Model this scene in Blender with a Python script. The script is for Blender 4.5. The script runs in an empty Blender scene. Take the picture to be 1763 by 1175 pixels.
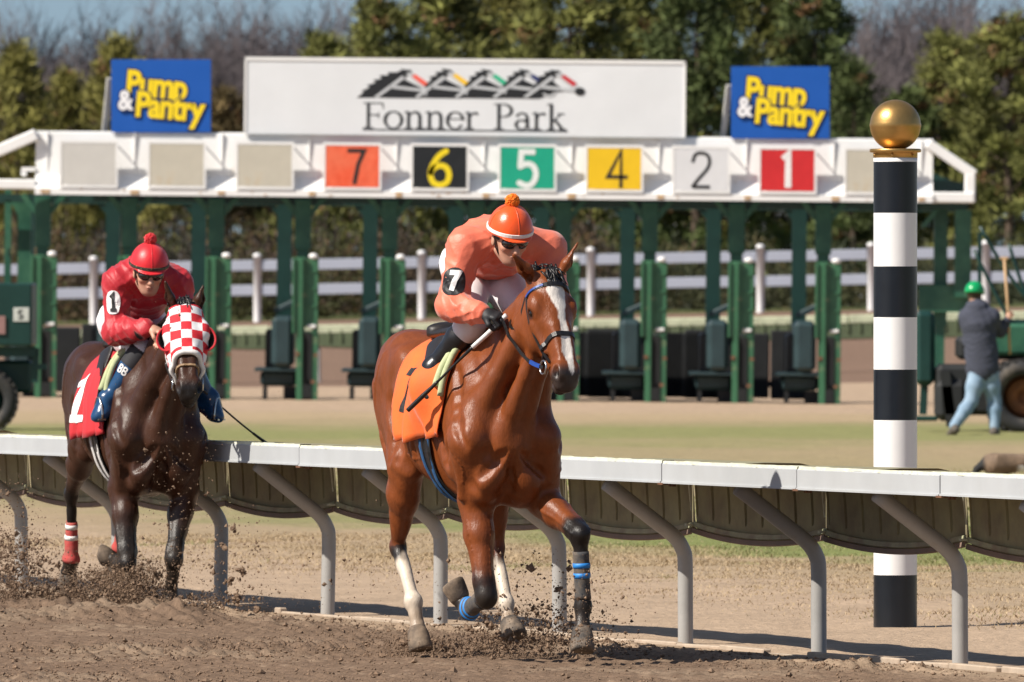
import bpy, bmesh, math, random
import numpy as np
from mathutils import Vector, Matrix

# ---------------------------------------------------------------- camera, sky, sun
scene = bpy.context.scene
FPX, UC, VH, HC = 20000.0, 881.5, 468.0, 1.95      # lens in photo pixels, centre column, horizon row, eye height
cam_data = bpy.data.cameras.new('camera')
cam = bpy.data.objects.new('camera', cam_data)
scene.collection.objects.link(cam)
cam.location = (0, 0, HC)
cam.rotation_euler = (math.pi / 2 - math.atan((587.5 - VH) / FPX), 0, 0)
cam_data.sensor_width = 36.0
cam_data.lens = 36.0 * FPX / 1763.0
cam_data.clip_start = 1.0
cam_data.clip_end = 4000.0
cam_data.dof.use_dof = True
cam_data.dof.focus_distance = 57.4
cam_data.dof.aperture_fstop = 11.8
scene.camera = cam

SUN = Vector((-0.635, -0.338, 0.695)).normalized()
world = bpy.data.worlds.new('World')
scene.world = world
world.use_nodes = True
wn = world.node_tree
sky = wn.nodes.new('ShaderNodeTexSky')
sky.sky_type = 'NISHITA'
sky.sun_disc = False
sky.sun_elevation = math.asin(SUN.z)
sky.sun_rotation = math.atan2(SUN.x, SUN.y)
sky.air_density = 1.0
sky.ozone_density = 1.6
sky.dust_density = 1.0
bg = wn.nodes['Background']
tcw = wn.nodes.new('ShaderNodeTexCoord')
mpw = wn.nodes.new('ShaderNodeMapping')
mpw.inputs['Location'].default_value = (0, 0, 0.10)        # clear dry winter air: blue down to the horizon
wn.links.new(tcw.outputs['Generated'], mpw.inputs['Vector'])
wn.links.new(mpw.outputs['Vector'], sky.inputs['Vector'])
wn.links.new(sky.outputs[0], bg.inputs[0])
bg.inputs[1].default_value = 0.068
sun_data = bpy.data.lights.new('sun', 'SUN')
sun_data.energy = 4.9
sun_data.angle = math.radians(0.5)
sun_data.color = (1.0, 0.93, 0.83)
sun = bpy.data.objects.new('sun', sun_data)
scene.collection.objects.link(sun)
sun.rotation_euler = SUN.to_track_quat('Z', 'Y').to_euler()
scene.view_settings.view_transform = 'Standard'
scene.view_settings.look = 'None'
scene.view_settings.gamma = 1.0
scene.view_settings.exposure = 0.5
scene.view_settings.use_curve_mapping = False
scene.render.engine = 'CYCLES'
scene.cycles.use_denoising = True
scene.cycles.max_bounces = 6
scene.cycles.diffuse_bounces = 3
scene.cycles.glossy_bounces = 3
scene.cycles.transmission_bounces = 4
scene.cycles.transparent_max_bounces = 6

random.seed(7)
RNG = np.random.default_rng(11)
COL = scene.collection

# ---------------------------------------------------------------- materials
def pmat(name, col, rough=0.6, metal=0.0, var=0.12, scale=6.0, bump=0.0, bscale=60.0, col2=None,
         col2_scale=3.0, col2_pos=0.55, col2_soft=0.15, vcol=None, sheen=0.0, coat=0.0, spec=0.5, stretch=None):
    m = bpy.data.materials.new(name)
    m.use_nodes = True
    nt = m.node_tree
    N, L = nt.nodes, nt.links
    b = N['Principled BSDF']
    b.inputs['Roughness'].default_value = rough
    b.inputs['Metallic'].default_value = metal
    b.inputs['Specular IOR Level'].default_value = spec
    if sheen:
        b.inputs['Sheen Weight'].default_value = sheen
    if coat:
        b.inputs['Coat Weight'].default_value = coat
        b.inputs['Coat Roughness'].default_value = 0.12
    tc = N.new('ShaderNodeTexCoord')
    vec = tc.outputs['Object']
    if stretch:
        mp = N.new('ShaderNodeMapping')
        mp.inputs['Scale'].default_value = stretch
        L.new(vec, mp.inputs['Vector'])
        vec = mp.outputs['Vector']
    def noise(sc, det=4.0, ro=0.6):
        n = N.new('ShaderNodeTexNoise')
        n.inputs['Scale'].default_value = sc
        n.inputs['Detail'].default_value = det
        n.inputs['Roughness'].default_value = ro
        L.new(vec, n.inputs['Vector'])
        return n
    if vcol:
        at = N.new('ShaderNodeAttribute')
        at.attribute_name = vcol
        cur = at.outputs['Color']
    else:
        rgb = N.new('ShaderNodeRGB')
        rgb.outputs[0].default_value = (*col, 1)
        cur = rgb.outputs[0]
    def mix(a, bcol, fac):
        mx = N.new('ShaderNodeMix')
        mx.data_type = 'RGBA'
        L.new(fac, mx.inputs[0])
        L.new(a, mx.inputs[6])
        if isinstance(bcol, tuple):
            mx.inputs[7].default_value = (*bcol, 1)
        else:
            L.new(bcol, mx.inputs[7])
        return mx.outputs[2]
    if col2 is not None:
        n = noise(col2_scale, 5.0, 0.62)
        mr = N.new('ShaderNodeMapRange')
        mr.inputs[1].default_value = col2_pos - col2_soft
        mr.inputs[2].default_value = col2_pos + col2_soft
        L.new(n.outputs[0], mr.inputs[0])
        cur = mix(cur, col2, mr.outputs[0])
    if var:
        n = noise(scale)
        mr = N.new('ShaderNodeMapRange')
        mr.inputs[1].default_value = 0.25
        mr.inputs[2].default_value = 0.75
        mr.inputs[3].default_value = 1.0 - var
        mr.inputs[4].default_value = 1.0 + var
        L.new(n.outputs[0], mr.inputs[0])
        hv = N.new('ShaderNodeHueSaturation')
        L.new(mr.outputs[0], hv.inputs['Value'])
        L.new(cur, hv.inputs['Color'])
        cur = hv.outputs[0]
        mr2 = N.new('ShaderNodeMapRange')
        mr2.inputs[3].default_value = max(0.03, rough - 0.08)
        mr2.inputs[4].default_value = min(1.0, rough + 0.08)
        L.new(n.outputs[0], mr2.inputs[0])
        L.new(mr2.outputs[0], b.inputs['Roughness'])
    L.new(cur, b.inputs['Base Color'])
    if bump:
        n = noise(bscale, 5.0, 0.65)
        bp = N.new('ShaderNodeBump')
        bp.inputs['Strength'].default_value = 1.0
        bp.inputs['Distance'].default_value = bump
        L.new(n.outputs[0], bp.inputs['Height'])
        L.new(bp.outputs[0], b.inputs['Normal'])
    return m

# ---------------------------------------------------------------- object helpers
def tag(o, label=None, cat=None, group=None, kind=None):
    if label: o['label'] = label
    if cat: o['category'] = cat
    if group: o['group'] = group
    if kind: o['kind'] = kind
    return o

def empty(name, loc=(0, 0, 0), rotz=0.0, label=None, cat=None, group=None):
    o = bpy.data.objects.new(name, None)
    COL.objects.link(o)
    o.location = loc
    o.rotation_euler = (0, 0, rotz)
    o.empty_display_size = 0.2
    return tag(o, label, cat, group)

def link(name, me, parent=None, mat=None):
    o = bpy.data.objects.new(name, me)
    COL.objects.link(o)
    if mat is not None and len(me.materials) == 0:
        for m in (mat if isinstance(mat, (list, tuple)) else [mat]):
            me.materials.append(m)
    if parent is not None:
        o.parent = parent
    return o

def np_mesh(name, V, Fq, smooth=True, midx=None):
    """V (n,3), Fq (m,k) all faces of one size."""
    V = np.asarray(V, dtype=np.float32)
    Fq = np.asarray(Fq, dtype=np.int32)
    me = bpy.data.meshes.new(name)
    me.vertices.add(len(V))
    me.vertices.foreach_set('co', V.ravel())
    m, k = Fq.shape
    me.loops.add(m * k)
    me.loops.foreach_set('vertex_index', Fq.ravel())
    me.polygons.add(m)
    me.polygons.foreach_set('loop_start', np.arange(m, dtype=np.int32) * k)
    me.polygons.foreach_set('use_smooth', np.full(m, smooth, dtype=bool))
    if midx is not None:
        me.polygons.foreach_set('material_index', np.asarray(midx, dtype=np.int32))
    me.update(calc_edges=True)
    me.validate()
    return me

def set_col(me, C, name='Col'):
    at = me.color_attributes.new(name, 'FLOAT_COLOR', 'POINT')
    C4 = np.ones((len(me.vertices), 4), dtype=np.float32)
    C4[:, :3] = C
    at.data.foreach_set('color', C4.ravel())

def nrm(v):
    v = np.asarray(v, dtype=float)
    return v / max(1e-9, np.linalg.norm(v))

class MB:
    """collects boxes, tubes and sheets into one mesh"""
    def __init__(s):
        s.v = []; s.f = []; s.m = []; s.sm = []
    def add(s, V, Fs, mi=0, smooth=False, M=None):
        o = len(s.v)
        for p in V:
            p = Vector((float(p[0]), float(p[1]), float(p[2])))
            s.v.append(M @ p if M is not None else p)
        for f in Fs:
            s.f.append([o + i for i in f]); s.m.append(mi); s.sm.append(smooth)
        return s
    def box(s, c, d, M=None, mi=0, taper=None, bev=0.0):
        x, y, z = d[0] / 2, d[1] / 2, d[2] / 2
        b = min(bev, x * .8, y * .8, z * .8)
        if b > 0:
            V = []; bm = bmesh.new()
            bmesh.ops.create_cube(bm, size=1.0)
            for q in bm.verts: q.co = Vector((q.co.x * d[0], q.co.y * d[1], q.co.z * d[2]))
            bmesh.ops.bevel(bm, geom=bm.edges[:] + bm.verts[:], offset=b, segments=1, affect='EDGES', profile=0.5)
            bm.verts.index_update()
            V = [(q.co.x + c[0], q.co.y + c[1], q.co.z + c[2]) for q in bm.verts]
            Fs = [[q.index for q in f.verts] for f in bm.faces]
            bm.free()
            return s.add(V, Fs, mi, False, M)
        V = [(c[0] + sx * x, c[1] + sy * y, c[2] + sz * z) for sx in (-1, 1) for sy in (-1, 1) for sz in (-1, 1)]
        Fs = [(0, 1, 3, 2), (4, 6, 7, 5), (0, 4, 5, 1), (2, 3, 7, 6), (0, 2, 6, 4), (1, 5, 7, 3)]
        return s.add(V, Fs, mi, False, M)
    def bar(s, a, b, w, h, up=(0, 0, 1), mi=0, bev=0.0):
        a, b = Vector(a), Vector(b)
        t = (b - a); L = t.length; t.normalize()
        u = Vector(up)
        if abs(u.dot(t)) > .98: u = Vector((0, 1, 0))
        r = t.cross(u).normalized(); u = r.cross(t).normalized()
        M = Matrix((( t.x, r.x, u.x, (a.x + b.x) / 2), (t.y, r.y, u.y, (a.y + b.y) / 2), (t.z, r.z, u.z, (a.z + b.z) / 2), (0, 0, 0, 1)))
        return s.box((0, 0, 0), (L, w, h), M, mi, bev=bev)
    def tube(s, P, R, n=10, mi=0, cap=True, flat=None, smooth=True):
        """flat: (side vector list or None, ratio) for strap-like sections"""
        P = [Vector(map(float, p)) for p in P]
        k = len(P)
        if not hasattr(R, '__len__'): R = [R] * k
        V = []; Fs = []
        prev = None
        for i in range(k):
            t = (P[min(i + 1, k - 1)] - P[max(i - 1, 0)])
            if t.length < 1e-9: t = Vector((0, 0, 1))
            t.normalize()
            if prev is None:
                u = t.orthogonal().normalized()
            else:
                u = prev - t * prev.dot(t)
                u = u.normalized() if u.length > 1e-6 else t.orthogonal().normalized()
            prev = u
            w = t.cross(u)
            for j in range(n):
                a = 2 * math.pi * j / n
                V.append(P[i] + (u * math.cos(a) + w * math.sin(a)) * R[i])
        for i in range(k - 1):
            for j in range(n):
                j2 = (j + 1) % n
                Fs.append((i * n + j, i * n + j2, (i + 1) * n + j2, (i + 1) * n + j))
        if cap:
            Fs.append(tuple(range(n - 1, -1, -1)))
            Fs.append(tuple((k - 1) * n + j for j in range(n)))
        return s.add(V, Fs, mi, smooth)
    def strap(s, P, Nn, w, th, mi=0):
        """flat strap along P with outward normals Nn"""
        P = [Vector(map(float, p)) for p in P]; Nn = [Vector(map(float, n)).normalized() for n in Nn]
        k = len(P); V = []; Fs = []
        for i in range(k):
            t = (P[min(i + 1, k - 1)] - P[max(i - 1, 0)]).normalized()
            b = t.cross(Nn[i]).normalized()
            n = b.cross(t).normalized()
            if n.dot(Nn[i]) < 0: n = -n
            for (x, y) in ((-1, -.5), (-.8, .5), (.8, .5), (1, -.5)):
                V.append(P[i] + b * (x * w / 2) + n * (y * th))
        for i in range(k - 1):
            for j in range(4):
                j2 = (j + 1) % 4
                Fs.append((i * 4 + j, i * 4 + j2, (i + 1) * 4 + j2, (i + 1) * 4 + j))
        Fs.append((3, 2, 1, 0)); Fs.append(tuple((k - 1) * 4 + j for j in range(4)))
        return s.add(V, Fs, mi, False)
    def ball(s, c, r, seg=16, rings=10, mi=0, M=None, z0=-1.0, z1=1.0):
        r = r if hasattr(r, '__len__') else (r, r, r)
        V = []; Fs = []
        for i in range(rings + 1):
            th = math.pi * i / rings
            for j in range(seg):
                ph = 2 * math.pi * j / seg
                V.append((c[0] + r[0] * math.sin(th) * math.cos(ph), c[1] + r[1] * math.sin(th) * math.sin(ph), c[2] + r[2] * math.cos(th)))
        for i in range(rings):
            for j in range(seg):
                j2 = (j + 1) % seg
                Fs.append((i * seg + j, (i + 1) * seg + j, (i + 1) * seg + j2, i * seg + j2))
        return s.add(V, Fs, mi, True, M)
    def lathe(s, prof, c=(0, 0, 0), seg=24, M=None, mi=0, smooth=True):
        V = []; Fs = []
        for (r, z) in prof:
            for j in range(seg):
                a = 2 * math.pi * j / seg
                V.append((c[0] + r * math.cos(a), c[1] + r * math.sin(a), c[2] + z))
        for i in range(len(prof) - 1):
            for j in range(seg):
                j2 = (j + 1) % seg
                Fs.append((i * seg + j, i * seg + j2, (i + 1) * seg + j2, (i + 1) * seg + j))
        return s.add(V, Fs, mi, smooth, M)
    def mesh(s, name):
        me = bpy.data.meshes.new(name)
        me.from_pydata([tuple(v) for v in s.v], [], s.f)
        me.polygons.foreach_set('material_index', s.m)
        me.polygons.foreach_set('use_smooth', s.sm)
        me.update()
        bm = bmesh.new(); bm.from_mesh(me)
        bmesh.ops.remove_doubles(bm, verts=bm.verts, dist=1e-6)
        bmesh.ops.recalc_face_normals(bm, faces=bm.faces)
        bm.to_mesh(me); bm.free()
        return me
    def build(s, name, mat, parent=None):
        return link(name, s.mesh(name), parent, mat)

# ---------------------------------------------------------------- flat lettering from strokes
def catmull(P, n=6):
    P = [np.asarray(p, float) for p in P]
    out = []
    for i in range(len(P) - 1):
        p0 = P[max(i - 1, 0)]; p1 = P[i]; p2 = P[i + 1]; p3 = P[min(i + 2, len(P) - 1)]
        for k in range(n):
            t = k / n
            out.append(0.5 * ((2 * p1) + (-p0 + p2) * t + (2 * p0 - 5 * p1 + 4 * p2 - p3) * t * t + (-p0 + 3 * p1 - 3 * p2 + p3) * t ** 3))
    out.append(P[-1])
    return out

def stroke2d(P, W, cap=True):
    """quads of a ribbon along P (2D) with width W (scalar or list)"""
    P = [np.asarray(p, float) for p in P]; k = len(P)
    W = list(W) if hasattr(W, '__len__') else [W] * k
    if len(W) != k: W = list(np.interp(np.linspace(0, 1, k), np.linspace(0, 1, len(W)), W))
    V = []; Fs = []
    for i in range(k):
        d1 = nrm(P[i] - P[i - 1]) if i > 0 else None
        d2 = nrm(P[i + 1] - P[i]) if i < k - 1 else None
        if d1 is None: d1 = d2
        if d2 is None: d2 = d1
        n1 = np.array([-d1[1], d1[0]]); n2 = np.array([-d2[1], d2[0]])
        m = n1 + n2
        m = nrm(m) if np.linalg.norm(m) > 1e-6 else n1
        sc = 1 / max(0.45, float(m @ n1))
        V.append(P[i] + m * W[i] / 2 * sc); V.append(P[i] - m * W[i] / 2 * sc)
    for i in range(k - 1):
        Fs.append((2 * i, 2 * i + 1, 2 * i + 3, 2 * i + 2))
    if cap:
        for (c, d, w, i0, i1) in ((P[0], nrm(P[0] - P[1]), W[0], 0, 1), (P[-1], nrm(P[-1] - P[-2]), W[-1], 2 * k - 1, 2 * k - 2)):
            nn = np.array([-d[1], d[0]]); idx = []
            for a in np.linspace(math.pi / 2, -math.pi / 2, 7)[1:-1]:
                V.append(c + (d * math.cos(a) + nn * math.sin(a)) * w / 2); idx.append(len(V) - 1)
            ends = [i0, i1]
            if (V[i0] - c) @ nn < 0: ends = [i1, i0]
            Fs.append(tuple([ends[0]] + idx + [ends[1]]))
    return [tuple(v) for v in V], Fs

DIG = {  # strokes in a 1 wide x 1.5 high cell, origin at the centre; True = smooth
    '1': [(0, [(-.28, .45), (.05, .72), (.05, -.72)]), (0, [(-.3, -.72), (.38, -.72)])],
    '1b': [(0, [(-.22, .50), (.03, .70), (.03, -.72)])],
    '2': [(1, [(-.42, .38), (-.3, .66), (0, .74), (.32, .64), (.42, .36), (.3, .05), (-.1, -.35), (-.42, -.70)]), (0, [(-.42, -.72), (.45, -.72)])],
    '4': [(0, [(.16, -.74), (.16, .74), (-.46, -.30), (.48, -.30)])],
    '5': [(0, [(.40, .72), (-.30, .72), (-.36, .08)]), (1, [(-.36, .08), (-.05, .2), (.28, .12), (.44, -.22), (.30, -.6), (-.02, -.74), (-.40, -.62)])],
    '6': [(1, [(.28, .72), (-.05, .50), (-.32, .1), (-.42, -.28), (-.3, -.62), (0, -.74), (.32, -.62), (.42, -.3), (.3, 0), (.02, .1), (-.28, -.02), (-.40, -.22)])],
    '7': [(0, [(-.42, .70), (.42, .70), (.12, .1), (-.06, -.74)])],
}
def digit(ch, h, w, sx=1.0):
    """list of (V, F) flat pieces for a numeral of height h with stroke width w"""
    out = []
    for sm, P in DIG[ch]:
        Q = [(p[0] * h / 1.5 * sx, p[1] * h / 1.5) for p in P]
        if sm: Q = catmull(Q, 5)
        out.append(stroke2d(Q, w, cap=bool(sm)))
    return out
# ---------------------------------------------------------------- implicit surfaces for bodies and cloth
def smin(a, b, k):
    if k <= 0: return np.minimum(a, b)
    h = np.maximum(k - np.abs(a - b), 0) / k
    return np.minimum(a, b) - h * h * k * 0.25

class Prim:
    def __init__(s, lo, hi, f): s.lo = np.array(lo, float); s.hi = np.array(hi, float); s.f = f

def rcone(A, B, ra, rb):
    A = np.array(A, float); B = np.array(B, float); D = B - A; L2 = max(1e-9, D @ D); r = max(ra, rb)
    def f(x, y, z):
        px, py, pz = x - A[0], y - A[1], z - A[2]
        t = np.clip((px * D[0] + py * D[1] + pz * D[2]) / L2, 0, 1)
        return np.sqrt((px - t * D[0]) ** 2 + (py - t * D[1]) ** 2 + (pz - t * D[2]) ** 2) - (ra + t * (rb - ra))
    return Prim(np.minimum(A, B) - r, np.maximum(A, B) + r, f)

def econe(A, B, S, r0, r1):
    """elliptic tapered capsule; S = direction of the first radius"""
    A = np.array(A, float); B = np.array(B, float); D = B - A; L = max(1e-6, np.linalg.norm(D)); T = D / L
    S = np.array(S, float); S = nrm(S - T * (S @ T)); W = np.cross(T, S)
    rm = max(*r0, *r1); re0, re1 = min(r0), min(r1)
    def f(x, y, z):
        px, py, pz = x - A[0], y - A[1], z - A[2]
        tt = px * T[0] + py * T[1] + pz * T[2]
        t = np.clip(tt / L, 0, 1)
        qt = tt - t * L
        qs = px * S[0] + py * S[1] + pz * S[2]
        qw = px * W[0] + py * W[1] + pz * W[2]
        rs = r0[0] + t * (r1[0] - r0[0]); rw = r0[1] + t * (r1[1] - r0[1]); re = re0 + t * (re1 - re0)
        a, b, c = qs / rs, qw / rw, qt / re
        k0 = np.sqrt(a * a + b * b + c * c)
        k1 = np.sqrt((a / rs) ** 2 + (b / rw) ** 2 + (c / re) ** 2) + 1e-9
        return np.where(k0 < 1e-3, -np.minimum(rs, rw), k0 * (k0 - 1) / k1)
    return Prim(np.minimum(A, B) - rm, np.maximum(A, B) + rm, f)

def ell(C, r, axes=None):
    C = np.array(C, float); r = np.array(r, float)
    Ax = np.eye(3) if axes is None else np.array([nrm(a) for a in axes])
    rm = r.max()
    def f(x, y, z):
        px, py, pz = x - C[0], y - C[1], z - C[2]
        k0 = 0; k1 = 0
        for i in range(3):
            q = (px * Ax[i][0] + py * Ax[i][1] + pz * Ax[i][2]) / r[i]
            k0 = k0 + q * q; k1 = k1 + (q / r[i]) ** 2
        k0 = np.sqrt(k0); k1 = np.sqrt(k1) + 1e-9
        return np.where(k0 < 1e-3, -r.min(), k0 * (k0 - 1) / k1)
    ext = np.sqrt(((Ax * r[:, None]) ** 2).sum(0))
    return Prim(C - ext, C + ext, f)

def rbox(C, d, axes=None, rr=0.01):
    C = np.array(C, float); d = np.array(d, float) / 2 - rr
    Ax = np.eye(3) if axes is None else np.array([nrm(a) for a in axes])
    def f(x, y, z):
        px, py, pz = x - C[0], y - C[1], z - C[2]
        q = [np.abs(px * Ax[i][0] + py * Ax[i][1] + pz * Ax[i][2]) - d[i] for i in range(3)]
        o = np.sqrt(sum(np.maximum(v, 0) ** 2 for v in q))
        return o + np.minimum(np.maximum(np.maximum(q[0], q[1]), q[2]), 0) - rr
    R = np.linalg.norm(d) + rr
    return Prim(C - R, C + R, f)

def half(Pt, Nv, lo, hi):
    """half space kept on the side the normal points away from (use with 'i')"""
    Pt = np.array(Pt, float); Nv = nrm(Nv)
    return Prim(lo, hi, lambda x, y, z: (x - Pt[0]) * Nv[0] + (y - Pt[1]) * Nv[1] + (z - Pt[2]) * Nv[2])

def surface_nets(D, lo, h):
    s = D < 0
    cs = np.zeros(tuple(n - 1 for n in D.shape), np.uint8)
    cor = [(i, j, k) for i in (0, 1) for j in (0, 1) for k in (0, 1)]
    nx, ny, nz = cs.shape
    for (i, j, k) in cor:
        cs += s[i:i + nx, j:j + ny, k:k + nz]
    act = (cs > 0) & (cs < 8)
    I = np.argwhere(act)
    vid = np.full(cs.shape, -1, np.int32)
    vid[act] = np.arange(len(I))
    acc = np.zeros((len(I), 3)); cnt = np.zeros(len(I))
    val = {c: D[I[:, 0] + c[0], I[:, 1] + c[1], I[:, 2] + c[2]] for c in cor}
    for a in cor:
        for ax in range(3):
            if a[ax] == 1: continue
            b = list(a); b[ax] = 1; b = tuple(b)
            va, vb = val[a], val[b]
            m = (va < 0) != (vb < 0)
            t = np.where(m, va / np.where(m, va - vb, 1), 0)
            p = np.array(a, float)[None, :].repeat(len(I), 0); p[:, ax] += t
            acc[m] += p[m]; cnt[m] += 1
    V = np.array(lo) + (I + acc / cnt[:, None]) * h
    Q = []
    for ax in range(3):
        a = [slice(1, -1)] * 3; b = [slice(1, -1)] * 3
        a[ax] = slice(0, -1); b[ax] = slice(1, None)
        s0 = s[tuple(a)]; s1 = s[tuple(b)]
        ch = s0 != s1
        E = np.argwhere(ch)
        fl = s0[ch]
        o = np.ones(3, int); o[ax] = 0
        E = E + o
        u, v = (ax + 1) % 3, (ax + 2) % 3
        def cell(du, dv):
            c = E.copy(); c[:, u] += du; c[:, v] += dv
            return vid[c[:, 0], c[:, 1], c[:, 2]]
        q = np.stack([cell(-1, -1), cell(0, -1), cell(0, 0), cell(-1, 0)], 1)
        q[~fl] = q[~fl][:, ::-1]
        Q.append(q)
    return V, np.concatenate(Q)

def smooth_mesh(V, Q, it=2, lam=0.5, mu=-0.52):
    E = np.concatenate([Q[:, [0, 1]], Q[:, [1, 2]], Q[:, [2, 3]], Q[:, [3, 0]]])
    E = np.concatenate([E, E[:, ::-1]])
    n = len(V); deg = np.bincount(E[:, 0], minlength=n)[:, None].clip(1)
    for k in range(it):
        for l in (lam, mu):
            A = np.stack([np.bincount(E[:, 0], weights=V[E[:, 1], i], minlength=n) for i in range(3)], 1) / deg
            V = V + l * (A - V)
    return V

class SDF:
    def __init__(s): s.ops = []; s.disp = None
    def add(s, p, k=0.03, op='u'): s.ops.append((p, k, op)); return s
    def copy(s):
        c = SDF(); c.ops = list(s.ops); c.disp = s.disp; return c
    @staticmethod
    def _ap(D, d, k, op):
        if op == 'u': return smin(D, d, k)
        if op == 'd': return -smin(-D, d, k)
        if op == 'i': return -smin(-D, -d, k)
    def ev(s, P):
        P = np.asarray(P, float); x, y, z = P[:, 0], P[:, 1], P[:, 2]
        D = np.full(len(P), 0.5)
        a, b = P.min(0) - .12, P.max(0) + .12
        for p, k, op in s.ops:
            if op != 'i' and (np.any(p.lo > b) or np.any(p.hi < a)): continue     # too far to matter here
            D = s._ap(D, p.f(x, y, z), k, op)
        if s.disp: D = D - s.disp(x, y, z)
        return D
    def grad(s, P, e=0.004):
        P = np.asarray(P, float); g = np.zeros_like(P)
        for i in range(3):
            o = np.zeros(3); o[i] = e
            g[:, i] = s.ev(P + o) - s.ev(P - o)
        return g / (np.linalg.norm(g, axis=1, keepdims=True) + 1e-9)
    def project(s, P, off=0.0, it=6):
        P = np.array(P, float)
        for _ in range(it):
            P = P - s.grad(P) * (s.ev(P) - off)[:, None] * 0.85
        return P
    def cast(s, P, d, off=0.0, far=0.6, it=40):
        """march from outside along unit d to the surface + off"""
        P = np.array(P, float); d = np.asarray(d, float)
        d = d[None, :] if d.ndim == 1 else d
        if len(P) > 400 and len(d) == len(P):
            return np.concatenate([s.cast(P[i:i + 164], d[i:i + 164], off, far, it) for i in range(0, len(P), 164)])
        t = np.full(len(P), -far)
        for _ in range(it):
            t = t + np.clip((s.ev(P + d * t[:, None]) - off) * 0.7, -0.02, 0.06)
        return P + d * t[:, None]
    def grid(s, h, pad=0.02):
        us = [p for p, k, op in s.ops if op == 'u']
        lo = np.min([p.lo for p in us], 0) - pad - 2 * h
        hi = np.max([p.hi for p in us], 0) + pad + 2 * h
        n = np.ceil((hi - lo) / h).astype(int) + 1
        ax = [(lo[i] + np.arange(n[i]) * h).astype(np.float32) for i in range(3)]
        D = np.full(tuple(n), 0.3, np.float32)
        for p, k, op in s.ops:
            m = k + 0.03
            i0 = np.clip(np.floor((p.lo - m - lo) / h).astype(int), 0, n - 1)
            i1 = np.clip(np.ceil((p.hi + m - lo) / h).astype(int) + 1, 1, n)
            if np.any(i1 <= i0): continue
            sl = tuple(slice(i0[i], i1[i]) for i in range(3))
            x = ax[0][sl[0]][:, None, None]; y = ax[1][sl[1]][None, :, None]; z = ax[2][sl[2]][None, None, :]
            d = p.f(x, y, z).astype(np.float32)
            D[sl] = s._ap(D[sl], d, k, op)
        if s.disp:
            D = D - s.disp(ax[0][:, None, None], ax[1][None, :, None], ax[2][None, None, :]).astype(np.float32) * (D < 0.1)
        return D, lo
    def verts(s, h, it=2):
        D, lo = s.grid(h)
        D[0] = D[-1] = 0.3; D[:, 0] = D[:, -1] = 0.3; D[:, :, 0] = D[:, :, -1] = 0.3
        V, Q = surface_nets(D, lo, h)
        return smooth_mesh(V, Q, it), Q
    def build(s, name, h, mat, parent, col=None, it=2):
        V, Q = s.verts(h, it)
        me = np_mesh(name, V, Q)
        if col is not None: set_col(me, col(V))
        return link(name, me, parent, mat)

def subdiv2d(V2, Fs, maxlen):
    bm = bmesh.new()
    vs = [bm.verts.new((p[0], p[1], 0)) for p in V2]
    for f in Fs:
        try: bm.faces.new([vs[i] for i in f])
        except ValueError: pass
    bmesh.ops.remove_doubles(bm, verts=bm.verts, dist=1e-6)
    for _ in range(6):
        es = [e for e in bm.edges if e.calc_length() > maxlen]
        if not es: break
        bmesh.ops.subdivide_edges(bm, edges=es, cuts=1, use_grid_fill=True)
    bmesh.ops.triangulate(bm, faces=bm.faces[:])
    bm.verts.index_update()
    out = [(v.co.x, v.co.y) for v in bm.verts], [tuple(v.index for v in f.verts) for f in bm.faces]
    bm.free()
    return out

def decal(sdf, pieces, O, U, Vv, off, mb=None, step=0.0006, d=None, th=0.0, sub=0, far=0.25):
    """flat pieces [(V2, F)] laid on a surface: plane at O with axes U, Vv, cast along -normal"""
    O = np.array(O, float); U = nrm(U); Vv = nrm(Vv)
    N = np.cross(U, Vv) if d is None else -nrm(d)
    mb = mb or MB()
    for i, (V2, Fs) in enumerate(pieces):
        if sub: V2, Fs = subdiv2d(V2, Fs, sub)
        V2 = np.array(V2, float)
        P = O + V2[:, :1] * U + V2[:, 1:2] * Vv
        P = sdf.cast(P, -N, off + i * step, far)
        mb.add(P, Fs)
    return mb

def disc2d(rx, ry, n=28, rings=4, p=2.0):
    V = [(0, 0)]; Fs = []
    for r in range(1, rings + 1):
        for j in range(n):
            a = 2 * math.pi * j / n; c, sn = math.cos(a), math.sin(a)
            V.append((rx * r / rings * abs(c) ** (2 / p) * (1 if c >= 0 else -1), ry * r / rings * abs(sn) ** (2 / p) * (1 if sn >= 0 else -1)))
    for j in range(n): Fs.append((0, 1 + j, 1 + (j + 1) % n))
    for r in range(rings - 1):
        for j in range(n):
            a, b = 1 + r * n + j, 1 + r * n + (j + 1) % n
            Fs.append((a, a + n, b + n, b))
    return V, Fs

class Frame:
    """a thing's own axes: a forward, l to its left, z up; J finds the point seen at a pixel for a given a"""
    def __init__(s, u0, sc, th):
        s.Y0 = FPX / sc; s.X0 = (u0 - UC) / sc; s.th = math.radians(th)
        s.rotz = -(math.pi / 2 - s.th)
        s.loc = (s.X0, s.Y0, 0.0)
    def J(s, u, v, a):
        l = 0.0; sn, cs = math.sin(s.th), math.cos(s.th)
        for _ in range(6):
            Y = s.Y0 - a * cs + l * sn
            X = (u - UC) / FPX * Y
            l = (X - s.X0 - a * sn) / cs
        return np.array((a, l, HC - (v - VH) / FPX * Y))
    def K(s, u, v, l):
        """same with the sideways position known instead"""
        a = 0.0; sn, cs = math.sin(s.th), math.cos(s.th)
        for _ in range(10):
            Y = s.Y0 - a * cs + l * sn
            X = (u - UC) / FPX * Y
            a = (X - s.X0 - l * cs) / sn
        return np.array((a, l, HC - (v - VH) / FPX * Y))
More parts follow.
